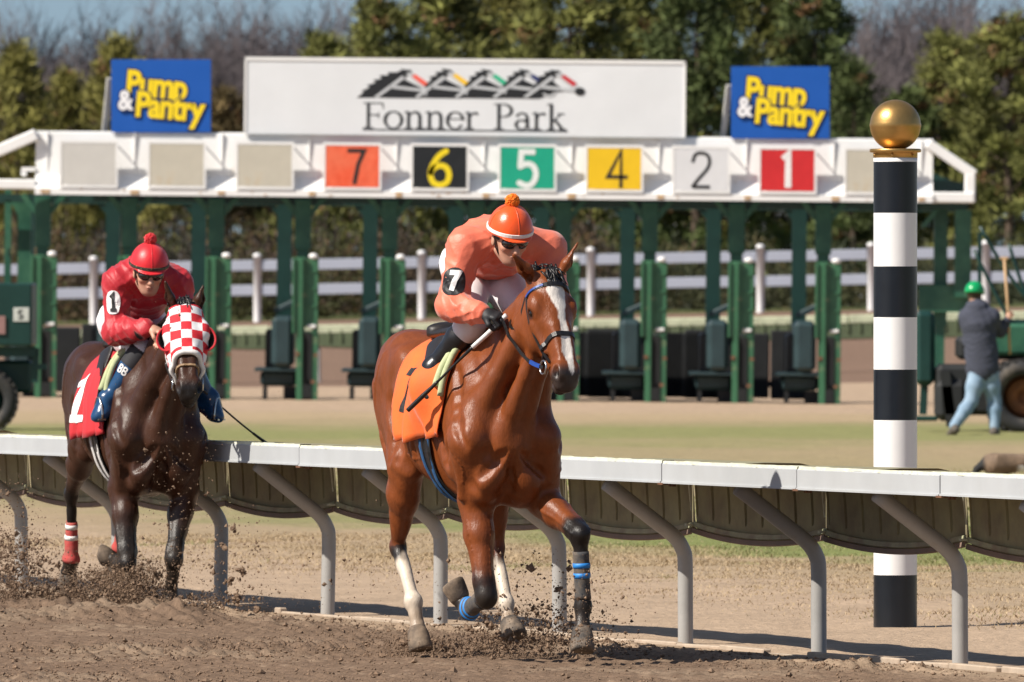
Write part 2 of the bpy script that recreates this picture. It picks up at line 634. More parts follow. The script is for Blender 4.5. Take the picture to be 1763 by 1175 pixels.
# ---------------------------------------------------------------- horses
def hermite(xs, ys):
    xs = np.array(xs, float); ys = np.array(ys, float)
    m = np.gradient(ys, xs)
    def f(x):
        x = np.clip(x, xs[0], xs[-1])
        i = np.clip(np.searchsorted(xs, x) - 1, 0, len(xs) - 2)
        h = xs[i + 1] - xs[i]; t = (x - xs[i]) / h
        return (ys[i] * (1 + 2 * t) * (1 - t) ** 2 + h * m[i] * t * (1 - t) ** 2 + ys[i + 1] * t * t * (3 - 2 * t) + h * m[i + 1] * t * t * (t - 1))
    return f

def torso_prim(dz):
    A = [-.84, -.78, -.65, -.48, -.30, -.10, .10, .30, .45, .60, .70, .77]
    top = hermite(A, np.array([1.38, 1.51, 1.615, 1.66, 1.635, 1.585, 1.57, 1.60, 1.60, 1.50, 1.36, 1.25]) + dz)
    bot = hermite(A, np.array([1.22, 1.10, 1.03, 1.00, .97, .895, .845, .805, .785, .80, .87, .98]) + dz)
    wid = hermite(A, [.07, .155, .225, .255, .265, .285, .285, .255, .215, .19, .155, .10])
    def f(x, y, z):
        a = np.clip(x, A[0], A[-1])
        t, b, w = top(a), bot(a), wid(a)
        c, hh = (t + b) / 2, (t - b) / 2
        e = (x - a) / 0.07
        k = (np.abs(y / w) ** 2.3 + np.abs((z - c) / hh) ** 2.3 + np.abs(e) ** 2.3) ** (1 / 2.3)
        return (k - 1) * np.minimum(w, hh) * 0.9
    return Prim((-.92, -.30, .77 + dz), (.85, .30, 1.68 + dz), f)

class Head:
    def __init__(s, P, M, yaw):
        s.P = np.array(P, float)
        s.T = nrm(np.array(M) - s.P)
        W = np.array((-math.sin(yaw), math.cos(yaw), 0.0))
        s.W = nrm(W - s.T * (W @ s.T))
        s.N = np.cross(s.T, s.W)
        s.ax = [s.T, s.N, s.W]
    g = 1.13
    def __call__(s, t, n, w): return s.P + s.T * t + s.N * (n * s.g) + s.W * (w * s.g)
    def coords(s, V):
        q = np.asarray(V, float) - s.P
        return q @ s.T, q @ s.N / s.g, q @ s.W / s.g

def head_sdf(S, H, ears):
    g = H.g
    E = lambda c, r, k=.03, op='u': S.add(ell(H(*c), (r[0], r[1] * g, r[2] * g), H.ax), k, op)
    C = lambda c0, c1, r0, r1, k=.03: S.add(econe(H(*c0), H(*c1), H.N, (r0[0] * g, r0[1] * g), (r1[0] * g, r1[1] * g)), k)
    E((.07, -.075, 0), (.12, .085, .085), .04)
    E((.19, -.065, 0), (.14, .068, .098), .04)
    C((.20, -.055, 0), (.50, -.055, 0), (.055, .066), (.042, .044), .03)
    for w in (-1, 1):
        E((.205, -.155, .052 * w), (.135, .098, .046), .035)          # cheek
        E((.165, -.045, .088 * w), (.05, .03, .024), .03)             # brow over the eye
        S.add(rcone(H(.25, -.088, .086 * w), H(.40, -.088, .058 * w), .013, .009), .025)
        S.add(rcone(H(.30, -.02, .03 * w), H(.47, -.022, .028 * w), .014, .013), .03)
        E((.535, -.04, .040 * w), (.048, .034, .030), .025)           # nostril flare
    C((.27, -.155, 0), (.50, -.115, 0), (.055, .055), (.038, .036), .04)
    E((.53, -.065, 0), (.075, .058, .058), .03)
    E((.585, -.075, 0), (.035, .042, .048), .02)
    E((.565, -.13, 0), (.042, .026, .036), .015)
    for w in (-1, 1):
        S.add(ell(H(.548, -.028, .062 * w), (.033, .023, .022), [H.T + .5 * H.N, H.N, H.W]), .012, 'd')
        S.add(ell(H(.555, -.105, .062 * w), (.028, .004, .03), [H.T + .15 * H.N, H.N, H.W]), .008, 'd')  # mouth line
        E((.20, -.065, .106 * w), (.024, .017, .02), .012, 'd')
        S.add(rcone(H(.178, -.052, .094 * w), H(.224, -.052, .092 * w), .008, .006), .012)
        S.add(rcone(H(.18, -.085, .098 * w), H(.222, -.083, .093 * w), .006, .005), .012)
    for (base, tip, w) in ears:
        base = np.array(base); tip = np.array(tip); ax = nrm(tip - base); L = np.linalg.norm(tip - base)
        fwd = nrm(H.N * .55 + H.W * w * .8 - ax * 0.2); fwd = nrm(fwd - ax * (fwd @ ax)); sd = np.cross(ax, fwd)
        S.add(econe(base - ax * .02, base + ax * L * .45, sd, (.030, .026), (.036, .026)), .03)
        S.add(econe(base + ax * L * .45, tip, sd, (.036, .024), (.006, .006)), .02)
        S.add(econe(base + ax * .035 + fwd * .017, base + ax * (L * .80) + fwd * .014, sd, (.020, .020), (.009, .010)), .008, 'd')

def leg_chain(S, pts, rad, k=.025):
    """pts bone points with (sagittal, lateral) radii; sagittal direction worked out from each bone"""
    for i in range(len(pts) - 1):
        A, B = np.array(pts[i]), np.array(pts[i + 1])
        T = nrm(B - A)
        Sg = np.array((1.0, 0, 0)) - T * T[0]
        if np.linalg.norm(Sg) < .35: Sg = np.array((0, 0, 1.0)) - T * T[2]
        S.add(econe(A, B, Sg, rad[i][0], rad[i][1]), k)

def fore_leg(S, sh, E, K, F, P, side, dz):
    sh, E, K, F, P = [np.array(q, float) for q in (sh, E, K, F, P)]
    S.add(econe((.37, .105 * side, 1.45 + dz), sh, (1, 0, 0), (.14, .062), (.11, .085)), .06)
    S.add(ell((.47, .195 * side, 1.10 + dz), (.15, .06, .19), [(1, 0, .25), (0, 1, 0), (-.25, 0, 1)]), .035)
    S.add(econe(sh, E + (0, 0, .02), (1, 0, 0), (.105, .085), (.10, .075)), .045)
    m = E + (K - E) * .35
    leg_chain(S, [E, m, E + (K - E) * .85, K], [((.10, .085), (.078, .068)), ((.078, .068), (.049, .046)), ((.049, .046), (.05, .047))], .035)
    f = nrm(np.cross(np.array((0, 1., 0)), K - E)); f = f if f[0] > 0 else -f
    S.add(ell(E + (K - E) * .26 + f * .025, (.05, .045, .13), [f, np.cross(nrm(K - E), f), K - E]), .02)
    S.add(ell(K + f * .006, (.050, .048, .062), [f, np.cross(nrm(K - E), f), K - E]), .02)
    b = nrm(K - E) * .5 + nrm(K - F) * .5
    S.add(ell(K - f * .03, (.032, .03, .038)), .02)
    shank(S, K, F, P)

def shank(S, K, F, P):
    T = nrm(F - K)
    bk = np.array((-1., 0, 0)) - T * (-T[0])
    if np.linalg.norm(bk) < .35: bk = np.array((0, 0, 1.)) - T * T[2]
    bk = nrm(bk)
    S.add(rcone(K + bk * -.006, F + bk * -.004, .031, .029), .025)
    S.add(rcone(K + bk * .022, F + bk * .020, .021, .019), .012)
    S.add(ell(F, (.045, .040, .045)), .022)
    S.add(ell(F + bk * .026, (.026, .028, .028)), .02)
    S.add(rcone(F, P, .032, .033), .022)
    S.add(rcone(P, P + nrm(P - F) * .03, .040, .044), .02)

def hind_leg(S, hip, st, hk, F, P, side):
    hip, st, hk, F, P = [np.array(q, float) for q in (hip, st, hk, F, P)]
    S.add(econe(hip, st + (0, 0, .02), (1, 0, .3), (.235, .11), (.135, .085)), .05)
    S.add(econe(hip + (-.20, 0, .02), st * .55 + hk * .45 + (-.06, 0, 0.06), (1, 0, 0), (.085, .085), (.06, .045)), .045)
    m = st + (hk - st) * .38
    leg_chain(S, [st, m, st + (hk - st) * .85], [((.135, .085), (.10, .074)), ((.10, .074), (.05, .042))], .04)
    f = nrm(np.cross(np.array((0, 1., 0)), hk - st)); f = f if f[0] > 0 else -f
    S.add(rcone(m - f * .07, hk - f * .045 + (0, 0, .045), .028, .018), .02)     # tendon above the hock
    S.add(ell(hk, (.055, .043, .065), [f, (0, 1, 0), hk - st]), .025)
    S.add(ell(hk - f * .042 + (0, 0, .045), (.024, .022, .035)), .02)              # point of hock
    shank(S, hk + f * .005, F, P)

def build_hoof(P, H, F, mat, parent):
    P, H, F = [np.array(q, float) for q in (P, H, F)]
    ax = nrm(H - P); fw = nrm(P - F)
    up = np.cross(np.array((0, 1., 0)), ax); up = nrm(up - ax * (up @ ax))
    if up[0] * 1.0 + 0.0 < 0: up = -up
    sd = np.cross(ax, up); L = np.linalg.norm(H - P)
    mb = MB(); n = 20; V = []; Fs = []
    prof = [(-.014, .036, .0), (.004, .049, .002), (.18, .054, .005), (.45, .0585, .009), (.72, .062, .013), (.90, .0625, .015), (.97, .058, .015), (1.0, .048, .014)]
    for (t, r, off) in prof:
        t = t * L if t > .01 else t
        for j in range(n):
            a = 2 * math.pi * j / n
            c, s = math.cos(a), math.sin(a)
            V.append(P + ax * (t - .25 * r * (c < 0) * (-c) * (t / L)) + up * (off + r * 1.08 * c * (1 if c > 0 else .86)) + sd * r * s * .97)
    k = len(prof)
    for i in range(k - 1):
        for j in range(n):
            Fs.append((i * n + j, i * n + (j + 1) % n, (i + 1) * n + (j + 1) % n, (i + 1) * n + j))
    V.append(P + ax * (L - .012) + up * .012); c0 = len(V) - 1
    for j in range(n): Fs.append(((k - 1) * n + j, (k - 1) * n + (j + 1) % n, c0))
    mb.add(V, Fs, 0, True)
    return mb.build('hoof', mat, parent)

def smooth01(x, a, b):
    t = np.clip((x - a) / (b - a), 0, 1); return t * t * (3 - 2 * t)

def seg_t(V, pts):
    """param along a chain of points (0..n) and distance"""
    best = np.full(len(V), 9.0); par = np.zeros(len(V))
    for i in range(len(pts) - 1):
        A, B = np.array(pts[i]), np.array(pts[i + 1]); D = B - A
        t = np.clip(((V - A) @ D) / (D @ D), 0, 1)
        d = np.linalg.norm(V - A - t[:, None] * D, axis=1)
        m = d < best
        best[m] = d[m]; par[m] = i + t[m]
    return par, best

def vnoise(V, s, seed=0):
    r = np.random.default_rng(seed); out = 0
    for i in range(5):
        k = r.normal(size=3) * s; p = r.uniform(0, 6.28)
        k2 = r.normal(size=3) * s * 1.7; p2 = r.uniform(0, 6.28)
        out = out + np.sin(V @ k + p + 1.3 * np.sin(V @ k2 + p2))
    return out / 5

def build_horse(fr, sp, label):
    root = empty('race_horse', fr.loc, fr.rotz, label, 'horse')
    dz = sp['dz']
    S = SDF()
    S.add(torso_prim(dz), 0)
    for w in (-1, 1):
        S.add(ell((-.50, .125 * w, 1.46 + dz), (.25, .135, .185), [(1, 0, .1), (0, 1, 0), (-.1, 0, 1)]), .06)
        S.add(ell((-.30, .20 * w, 1.50 + dz), (.06, .05, .07)), .07)
        S.add(ell((.725, .078 * w, .985 + dz), (.075, .085, .14), [(1, 0, .25), (-.0, 1, .25 * w), (-.25, 0, 1)]), .022)
        S.add(ell((.665, .155 * w, 1.13 + dz), (.095, .095, .17)), .05)
        S.add(ell((.62, .10 * w, .865 + dz), (.14, .085, .085)), .03)
    S.add(ell((.63, 0, 1.20 + dz), (.16, .17, .24), [(1, 0, .2), (0, 1, 0), (-.2, 0, 1)]), .06)
    H = Head(sp['poll'], sp['muzzle'], math.radians(sp['yaw']))
    nb = np.array((.47, 0, 1.32 + dz)); nt = H(.09, -.135, 0)
    nm = nb * .5 + nt * .5 + np.array((.0, 0, .035))
    ax1, ax2 = nrm(nm - nb), nrm(nt - nm)
    sg = lambda ax: nrm(np.cross(ax, (0, 1, 0)))
    S.add(econe(nb, nm, sg(ax1), (.285, .165), (.19, .104)), .06)
    S.add(econe(nm, nt, sg(ax2), (.19, .108), (.135, .076)), .05)
    for w in (-1, 1):
        S.add(rcone(H(.27, -.17, .03 * w), np.array((.765, .045 * w, 1.10 + dz)), .036, .046), .035)      # throat muscles
        S.add(rcone(nt + np.array((0, .05 * w, 0)), np.array((.68, .16 * w, 1.18 + dz)), .035, .075), .06)  # neck to shoulder
    LG = sp['legs']
    for nme, side in (('FR', -1), ('FL', 1)):
        g = LG[nme]; fore_leg(S, g['S'], g['E'], g['K'], g['F'], g['P'], side, dz)
    for nme, side in (('HR', -1), ('HL', 1)):
        g = LG[nme]; hind_leg(S, g['hip'], g['E'], g['K'], g['F'], g['P'], side)
    def crease(A, B, r, k=.03):
        P = S.project(np.array([np.array(A) + (np.array(B) - np.array(A)) * t for t in np.linspace(0, 1, 6)]), .0, 4)
        rr_ = [r * q for q in (.3, .8, 1, 1, .8, .3)]
        for i in range(5): S.add(rcone(P[i], P[i + 1], rr_[i], rr_[i + 1]), k, 'd')
    for w in (-1, 1):
        crease((.50, .215 * w, 1.47 + dz), (.755, .215 * w, 1.10 + dz), .016, .045)           # in front of the shoulder blade
        crease((.30, .262 * w, 1.36 + dz), (.52, .275 * w, .98 + dz), .010, .04)            # behind the triceps
        crease((.60, .262 * w, 1.20 + dz), (.50, .275 * w, 1.00 + dz), .008, .035)
        crease((-.70, .245 * w, 1.42 + dz), (-.52, .250 * w, 1.02 + dz), .014, .06)           # along the back of the thigh
        crease((-.33, .285 * w, 1.30 + dz), (-.22, .285 * w, 1.10 + dz), .016, .07)           # flank
        for q in range(5):
            crease((.12 - .085 * q, .300 * w, 1.30 + dz), (.05 - .085 * q, .285 * w, 1.00 + dz), .006, .03)   # ribs
        crease((.86, .04 * w, 1.06 + dz), (.80, .18 * w, .94 + dz), .010, .035)
        S.add(rcone((.66, .20 * w, 1.02 + dz), (.60, .19 * w, .84 + dz), .05, .03), .03)
    crease((.90, 0, 1.05 + dz), (.86, 0, .84 + dz), .012, .03)
    def vein(pts, r=.0042):
        Q = catmull(pts, 5); P = S.project(np.array(Q), .0, 4)
        for i in range(len(P) - 1): S.add(rcone(P[i], P[i + 1], r, r * .95), .010)
    for w in (-1, 1):
        vein([(.60, .24 * w, 1.22 + dz), (.66, .25 * w, 1.12 + dz), (.70, .22 * w, 1.00 + dz), (.66, .21 * w, .90 + dz)])
        vein([(.20, .29 * w, 1.02 + dz), (.05, .29 * w, 1.00 + dz), (-.08, .28 * w, 1.02 + dz), (-.2, .27 * w, 1.07 + dz), (-.28, .27 * w, 1.16 + dz)], .0048)
        vein([(-.45, .27 * w, 1.55 + dz), (-.52, .27 * w, 1.42 + dz), (-.58, .27 * w, 1.28 + dz), (-.56, .26 * w, 1.14 + dz)], .0045)
        vein([(-.50, .26 * w, 1.20 + dz), (-.42, .27 * w, 1.08 + dz), (-.40, .25 * w, .98 + dz)], .004)
        vein([H(.27, -.10, .085 * w), H(.33, -.085, .075 * w), H(.40, -.07, .062 * w), H(.47, -.075, .055 * w)], .0035)
        vein([H(.30, -.12, .08 * w), H(.36, -.115, .068 * w), H(.42, -.105, .06 * w)], .003)
    for nme in ('FR', 'FL'):
        g = LG[nme]; e_, k_ = np.array(g['E']), np.array(g['K']); dd = nrm(k_ - e_)
        for off in ((.06, .03, 0), (.03, -.06, 0), (.0, .07, 0)):
            o_ = np.array(off); vein([e_ + dd * .10 + o_, e_ + dd * .2 + o_ * 1.1, e_ + dd * .30 + o_ * .8, e_ + dd * .40 + o_ * .9], .0038)
    vr = np.random.default_rng(12)
    KV = [(vr.normal(size=3) * s_, vr.uniform(0, 6), a_) for s_, a_ in ((9, .0030), (13, .0028), (19, .0020), (27, .0014), (38, .0009))]
    def skin(x, y, z):
        o = 0
        for k, p, a in KV: o = o + a * np.sin(x * k[0] + y * k[1] + z * k[2] + p + np.sin(x * k[1] * .7 - z * k[0] * .6))
        return o
    S.disp = skin
    ears = [(H(.005, -.07, -.058), sp['earR'], -1), (H(.005, -.07, .058), sp['earL'], 1)]
    HS = SDF(); head_sdf(HS, H, [])
    head_sdf(S, H, ears)
    chains = {k: [g['E'], g['K'], g['F'], g['P'], g['H']] for k, g in LG.items()}
    def colour(V):
        base = np.array(sp['coat']); C = np.repeat(base[None], len(V), 0)
        n = vnoise(V, 5, 3)[:, None]
        C = C * (1 + .10 * n) * (1 + .16 * vnoise(V, 55, 14)[:, None] * vnoise(V, 17, 15)[:, None])
        C = C * (1 - .35 * smooth01(V[:, 2], 1.25 + dz, 1.62 + dz) * (V[:, 0] < .5) * sp['dorsal'])[:, None]
        nz = vnoise(V, 30, 5) * .07
        for k, ch in chains.items():
            par, d = seg_t(V, ch)
            near = (d < .13)
            b0, b1 = sp['black'][k]
            bw = smooth01(par + nz, b0, b1) * near
            C = C * (1 - bw[:, None]) + np.array((.012, .0095, .0085)) * bw[:, None]
            if k in sp['sock']:
                s0, s1 = sp['sock'][k]
                sw = smooth01(par + nz * 1.5, s0, s1) * near
                C = C * (1 - sw[:, None]) + np.array((.62, .53, .43)) * sw[:, None]
                dw = smooth01(par + nz * 2, s1 + .55, s1 + 1.2) * near * .75
                C = C * (1 - dw[:, None]) + np.array((.22, .15, .095)) * dw[:, None]
        t, nn, w = H.coords(V)
        inh = (t > -.02) & (t < .68) & (np.abs(w) < .16) & (nn > -.22) & (V[:, 0] > .9)
        dk = smooth01(t, .49, .56) * inh
        mz = np.array(sp['muzzle_col'])
        C = C * (1 - dk[:, None]) + mz * dk[:, None]
        eyep = np.minimum(np.linalg.norm(V - H(.20, -.065, .10), axis=1), np.linalg.norm(V - H(.20, -.065, -.10), axis=1))
        ew = 1 - smooth01(eyep, .022, .04)
        C = C * (1 - ew[:, None] * .8)
        for w0 in (-1, 1):                                    # dark inside of the nostrils
            q = V - H(.550, -.030, .058 * w0)
            nw = 1 - smooth01(np.linalg.norm(q, axis=1), .014, .024)
            C = C * (1 - .85 * nw[:, None])
        if sp['blaze']:
            wj = vnoise(V, 60, 9) * .004
            hw = np.interp(t, [.02, .06, .10, .15, .22, .30, .38, .44, .50, .55, .57], [0, .022, .050, .040, .020, .017, .022, .026, .017, .013, 0])
            cw = np.interp(t, [.05, .12, .25, .40, .52], [.0, .002, .004, .004, .006])
            bw = (1 - smooth01(np.abs(w - cw + wj), hw - .004, hw + .002)) * (nn > -.06) * inh * (hw > .002)
            C = C * (1 - bw[:, None]) + np.array((.72, .66, .60)) * bw[:, None]
        dst = (1 - smooth01(V[:, 2], .05, .75)) * np.clip(.45 + .6 * vnoise(V, 14, 77), 0, 1) * .20
        C = C * (1 - dst[:, None]) + np.array((.23, .165, .115)) * dst[:, None]
        return C
    body = S.build('body', .0072, sp['coat_mat'], root, colour, it=2)
    for w in (-1, 1):
        e = MB().ball(H(.20, -.063, .093 * w), .0235, 16, 12).build('eye', M_EYE, root)
    for k, g in LG.items():
        build_hoof(g['P'], g['H'], g['F'], sp['hoof'][k], root)
    # mane, forelock and tail as locks of hair
    rr = np.random.default_rng(5 if sp['blaze'] else 6)
    mane = MB()
    for i in range(150):
        q = rr.uniform(0, 1); ax = ax1 if q < .5 else ax2
        c = nb + (nm - nb) * q * 2 if q < .5 else nm + (nt - nm) * (q - .5) * 2
        sr = np.interp(q, [0, .5, 1], [.285, .185, .125])
        up = -sg(ax); up = up if up[2] > 0 else -up
        p0 = c + up * (sr - .012) + np.array((0, rr.normal() * .012, 0))
        sgn = sp['mane_side']
        L = rr.uniform(.10, .19)
        P = [p0]
        for j in range(1, 5):
            t = j / 4
            P.append(p0 + up * (.03 * math.sin(t * 2.2)) + np.array((-.10 * t * L / .15, sgn * (.05 * t + .02), -.5 * L * t * t + rr.normal() * .006)))
        mane.tube(P, [.007, .008, .007, .005, .001], 5)
    mane.build('mane', M_HAIR, root)
    fl = MB()
    for i in range(70):
        p0 = H(rr.uniform(-.03, .04), -.006 + rr.normal() * .004, rr.normal() * .018)
        L = rr.uniform(.04, .085); d = rr.normal() * .018
        fl.tube([p0, p0 + H.N * .010 + H.T * L * .3 + H.W * d * .3, p0 + H.N * .014 + H.T * L * .7 + H.W * d * .8, p0 + H.N * .006 + H.T * L + H.W * d * 1.3], [.005, .006, .004, .001], 5)
    for i in range(60):
        p0 = H(rr.uniform(-.05, .0), -.05 + rr.normal() * .012, rr.normal() * .03)
        fl.tube([p0, p0 - H.T * rr.uniform(.015, .03) + H.N * (rr.normal() * .008 - .01), p0 - H.T * rr.uniform(.02, .045) + H.N * (rr.normal() * .012 - .05) + H.W * rr.normal() * .015], [.006, .005, .001], 5)
    fl.build('forelock', M_HAIR, root)
    tail = MB()
    for i in range(70):
        p0 = np.array((-.86, rr.normal() * .022, 1.40 + dz + rr.normal() * .03)); sw = rr.normal() * .07
        P = [p0 + np.array((-.75 * t * (1 - .25 * t), (sw + .42) * t, .10 * math.sin(t * 2.0) - .42 * t * t + rr.normal() * .008)) for t in np.linspace(0, 1, 7)]
        tail.tube(P, [.012, .014, .014, .012, .010, .007, .002], 5)
    tail.build('tail', M_HAIR, root)
    return dict(root=root, S=S, HS=HS, H=H, fr=fr, dz=dz, body=body, legs=LG, nm=nm, nb=nb)

def head_ring(hz, t0, phis, off, n0=-.08, tilt=0.0):
    """points round the head on its surface; phi 0 is the face front"""
    H, HS = hz['H'], hz['HS']
    P, D = [], []
    for p in phis:
        d = H.N * math.cos(p) + H.W * math.sin(p)
        P.append(H(t0 + tilt * (1 - math.cos(p)), n0, 0)); D.append(-d)
    P, D = np.array(P), np.array(D)
    R = HS.cast(P, D, off, .3)
    return R, -D

def leg_wrap(hz, leg, t0, t1, r, mat, name, bands, band_mat, bulge=0.0):
    g = hz['legs'][leg]; K, F = np.array(g['K']), np.array(g['F'])
    T = nrm(F - K); bk = np.array((-1, 0, 0)) + T * T[0]; bk = nrm(bk) if np.linalg.norm(bk) > .2 else np.array((0, 0, 1.)); sd = np.cross(T, bk)
    def ring(t, off):
        an = np.linspace(0, 2 * math.pi, 25)[:-1]
        D = np.cos(an)[:, None] * bk + np.sin(an)[:, None] * sd
        C = np.repeat((K + (F - K) * t + bk * .008)[None], 24, 0)
        return hz['S'].cast(C, -D, off, .075, 30)
    def sleeve(name, ta, tb, n, off, mt, par):
        R = [ring(t, off + .0012 * math.sin(i * 2.3)) for i, t in enumerate(np.linspace(ta, tb, n))]
        R = [ring(ta, .0)] + R + [ring(tb, .0)]
        V = np.concatenate(R); k = len(R)
        I = np.arange(k * 24).reshape(k, 24); J2_ = np.roll(I, -1, 1)
        Fq = np.stack([I[:-1], J2_[:-1], J2_[1:], I[1:]], -1).reshape(-1, 4)
        return link(name, np_mesh(name, V, Fq), par, mt)
    o = sleeve(name, t0, t1, 14, r, mat, hz['root'])
    for (b0, b1) in bands: sleeve('band', b0, b1, 3, r + .0025, band_mat, o)
    return o

def cloth_fn(hz, a0, a1, qmax, flare, seed, slant=.15, bulge=None):
    S, dz = hz['S'], hz['dz']
    na, nq = 34, 41
    av = np.linspace(a0, a1, na); qv = np.linspace(-1, 1, nq)
    rr = np.random.default_rng(seed)
    P = np.zeros((na, nq, 3))
    ph = rr.uniform(0, 6, 4)
    an = qv * qmax
    D = np.stack([np.zeros(nq), np.sin(an), np.cos(an)], 1)
    fv = np.linspace(0, 1, na)
    A0 = a0 + slant * np.abs(qv)
    AG = A0[None] + (a1 - A0)[None] * fv[:, None]
    AA = np.stack([AG.ravel(), np.zeros(na * nq), np.full(na * nq, 1.24 + dz)], 1)
    RR = S.cast(AA, -np.tile(D, (na, 1)), .014, .42, 26).reshape(na, nq, 3)
    for i, a in enumerate(av):
        R = RR[i]
        dep = np.abs(qv) ** 2
        back = 1 - fv[i]
        wave = .012 * np.sin(a * 28 + ph[0] + 2 * qv) + .010 * np.sin(a * 17 + ph[1] - 5 * qv) + .006 * np.sin(a * 55 + qv * 9 + ph[2])
        o = dep * (flare * (.3 + .7 * back) + wave * 1.5) * (np.abs(qv) > .25)
        if bulge is not None:
            bc, br, bh = bulge
            o = o + bh * (1 - fv[i] ** 5) * np.exp(-((np.linalg.norm(R - np.array(bc), axis=1)) / br) ** 2 * 1.0)
        R = R + D * np.maximum(o, -.004)[:, None] + np.array([-.05, 0, .0]) * (dep * back)[:, None] * flare * 2
        P[i] = R
    def at(a, q, off=0.0):
        aq = a0 + slant * abs(q)
        fi = np.clip((a - aq) / (a1 - aq) * (na - 1), 0, na - 1.001); fq = np.clip((q + 1) / 2 * (nq - 1), 0, nq - 1.001)
        i, j = int(fi), int(fq); u, v = fi - i, fq - j
        p = P[i, j] * (1 - u) * (1 - v) + P[i + 1, j] * u * (1 - v) + P[i, j + 1] * (1 - u) * v + P[i + 1, j + 1] * u * v
        n = nrm(np.cross(P[i + 1, j] - P[i, j], P[i, j + 1] - P[i, j]))
        c = np.array((a, 0, 1.24 + dz))
        if n @ (p - c) < 0: n = -n
        return p + n * off
    return P, at

def grid_mesh(P, th=.006):
    na, nq, _ = P.shape
    V = list(P.reshape(-1, 3)); F = []
    for i in range(na - 1):
        for j in range(nq - 1):
            F.append((i * nq + j, i * nq + j + 1, (i + 1) * nq + j + 1, (i + 1) * nq + j))
    return V, F

def solid_sheet(name, P, mat, parent, th=.006, smooth=True):
    V, F = grid_mesh(P)
    me = np_mesh(name, np.array(V), np.array(F), smooth)
    o = link(name, me, parent, mat)
    md = o.modifiers.new('thickness', 'SOLIDIFY'); md.thickness = th; md.offset = 0.0
    return o

def lettering_on(at, pieces, a_c, q_c, aw, qh, off=.006):
    """flat pieces mapped to cloth (a, q): x -> a, y -> q (right side of the horse, q negative)"""
    mb = MB()
    for k, (V2, Fs) in enumerate(pieces):
        V2, Fs = subdiv2d(V2, Fs, .12)
        mb.add([at(a_c + x * aw, q_c + y * qh, off + k * .0008) for x, y in V2], Fs)
    return mb
# ---------------------------------------------------------------- the two horses
M_EYE = pmat('eye_dark', (.006, .004, .003), .06, var=0, spec=.8)
M_HAIR = pmat('black_hair', (.010, .008, .007), .42, var=.2, scale=30)
M_COAT = pmat('bay_coat', (0, 0, 0), .35, vcol='Col', var=.15, scale=34, bump=.0030, bscale=75, spec=.30, stretch=(1, 1, .4))
M_COAT2 = pmat('dark_bay_coat', (0, 0, 0), .36, vcol='Col', var=.17, scale=34, bump=.0030, bscale=75, spec=.28, stretch=(1, 1, .4))
M_HOOF = pmat('dusty_hoof', (.085, .062, .045), .8, var=.3, scale=30, col2=(.24, .175, .12), col2_scale=11, bump=.002, bscale=80)
M_HOOFD = pmat('dark_hoof', (.05, .042, .036), .75, var=.3, scale=30, col2=(.24, .18, .13), col2_scale=14, bump=.002, bscale=80)
M_LEATHER = pmat('black_leather', (.014, .013, .013), .34, var=.25, scale=40, bump=.0008, bscale=300)
M_METAL = pmat('bit_metal', (.55, .54, .52), .25, metal=1.0, var=.1)
M_BLUE = pmat('blue_tape', (.02, .22, .62), .55, var=.12, scale=40)
M_BLUERUB = pmat('blue_rubber', (.012, .06, .30), .45, var=.15, scale=40)
M_WRAP = pmat('grey_wrap', (.05, .05, .052), .85, var=.25, scale=60, col2=(.15, .115, .085), col2_scale=18, bump=.001, bscale=250)
M_REDWRAP = pmat('red_wrap', (.50, .060, .055), .8, var=.2, scale=60, col2=(.30, .12, .09), col2_scale=14, bump=.001, bscale=250)
M_WHITETAPE = pmat('white_tape', (.76, .73, .70), .7, var=.1, scale=40)
M_ORANGE = pmat('orange_cloth', (.76, .125, .010), .72, var=.10, scale=10, bump=.0012, bscale=60, sheen=.2)
M_RED = pmat('red_cloth', (.50, .010, .018), .72, var=.10, scale=10, bump=.0012, bscale=60, sheen=.15)
M_BLACKPRINT = pmat('black_print', (.014, .013, .014), .6, var=.1)
M_WHITEPRINT = pmat('white_print', (.80, .79, .78), .65, var=.06)
M_PADGREEN = pmat('pale_green_pad', (.42, .46, .26), .85, var=.15, scale=30, bump=.001, bscale=200)
M_SADDLE = pmat('saddle_leather', (.018, .014, .012), .42, var=.2, scale=30)
M_GIRTHBLUE = pmat('blue_girth', (.02, .09, .22), .7, var=.2, scale=50)

fA = Frame(793, 345, 18.5)
J = fA.J
specA = dict(dz=0.0, coat=(.190, .050, .0135), coat_mat=M_COAT, dorsal=.25, blaze=True, mane_side=1, yaw=9.0,
    muzzle_col=(.045, .032, .028),
    poll=J(950, 468, 1.00), muzzle=J(987, 656, 1.29), earR=J(885, 440, 1.02), earL=J(995, 418, .96),
    legs=dict(
        FR=dict(S=(.70, -.185, 1.12), E=J(818, 862, .55), K=J(836, 1028, .70), F=J(807, 1050, .40), P=J(794, 1034, .33), H=J(776, 1006, .29)),
        FL=dict(S=(.74, .19, 1.13), E=J(934, 862, .62), K=J(998, 920, .98), F=J(1003, 1044, .97), P=J(1002, 1084, 1.01), H=J(1001, 1126, 1.06)),
        HR=dict(hip=(-.52, -.14, 1.36), E=J(700, 800, -.28), K=J(685, 940, -.52), F=J(711, 1036, -.27), P=J(718, 1084, -.21), H=J(724, 1124, -.165)),
        HL=dict(hip=(-.48, .14, 1.36), E=(-.08, .20, 1.02), K=J(853, 945, -.08), F=J(871, 1040, .12), P=J(876, 1070, .16), H=J(887, 1102, .23))),
    black=dict(FR=(.62, .95), FL=(.68, .90), HR=(.75, 1.15), HL=(.9, 1.4)), sock=dict(HR=(1.18, 1.42), HL=(1.2, 1.45)),
    hoof=dict(FR=M_HOOF, FL=M_HOOFD, HR=M_HOOF, HL=M_HOOFD))
HA = build_horse(fA, specA, 'bay racehorse with a white blaze and orange saddle cloth, galloping in front')

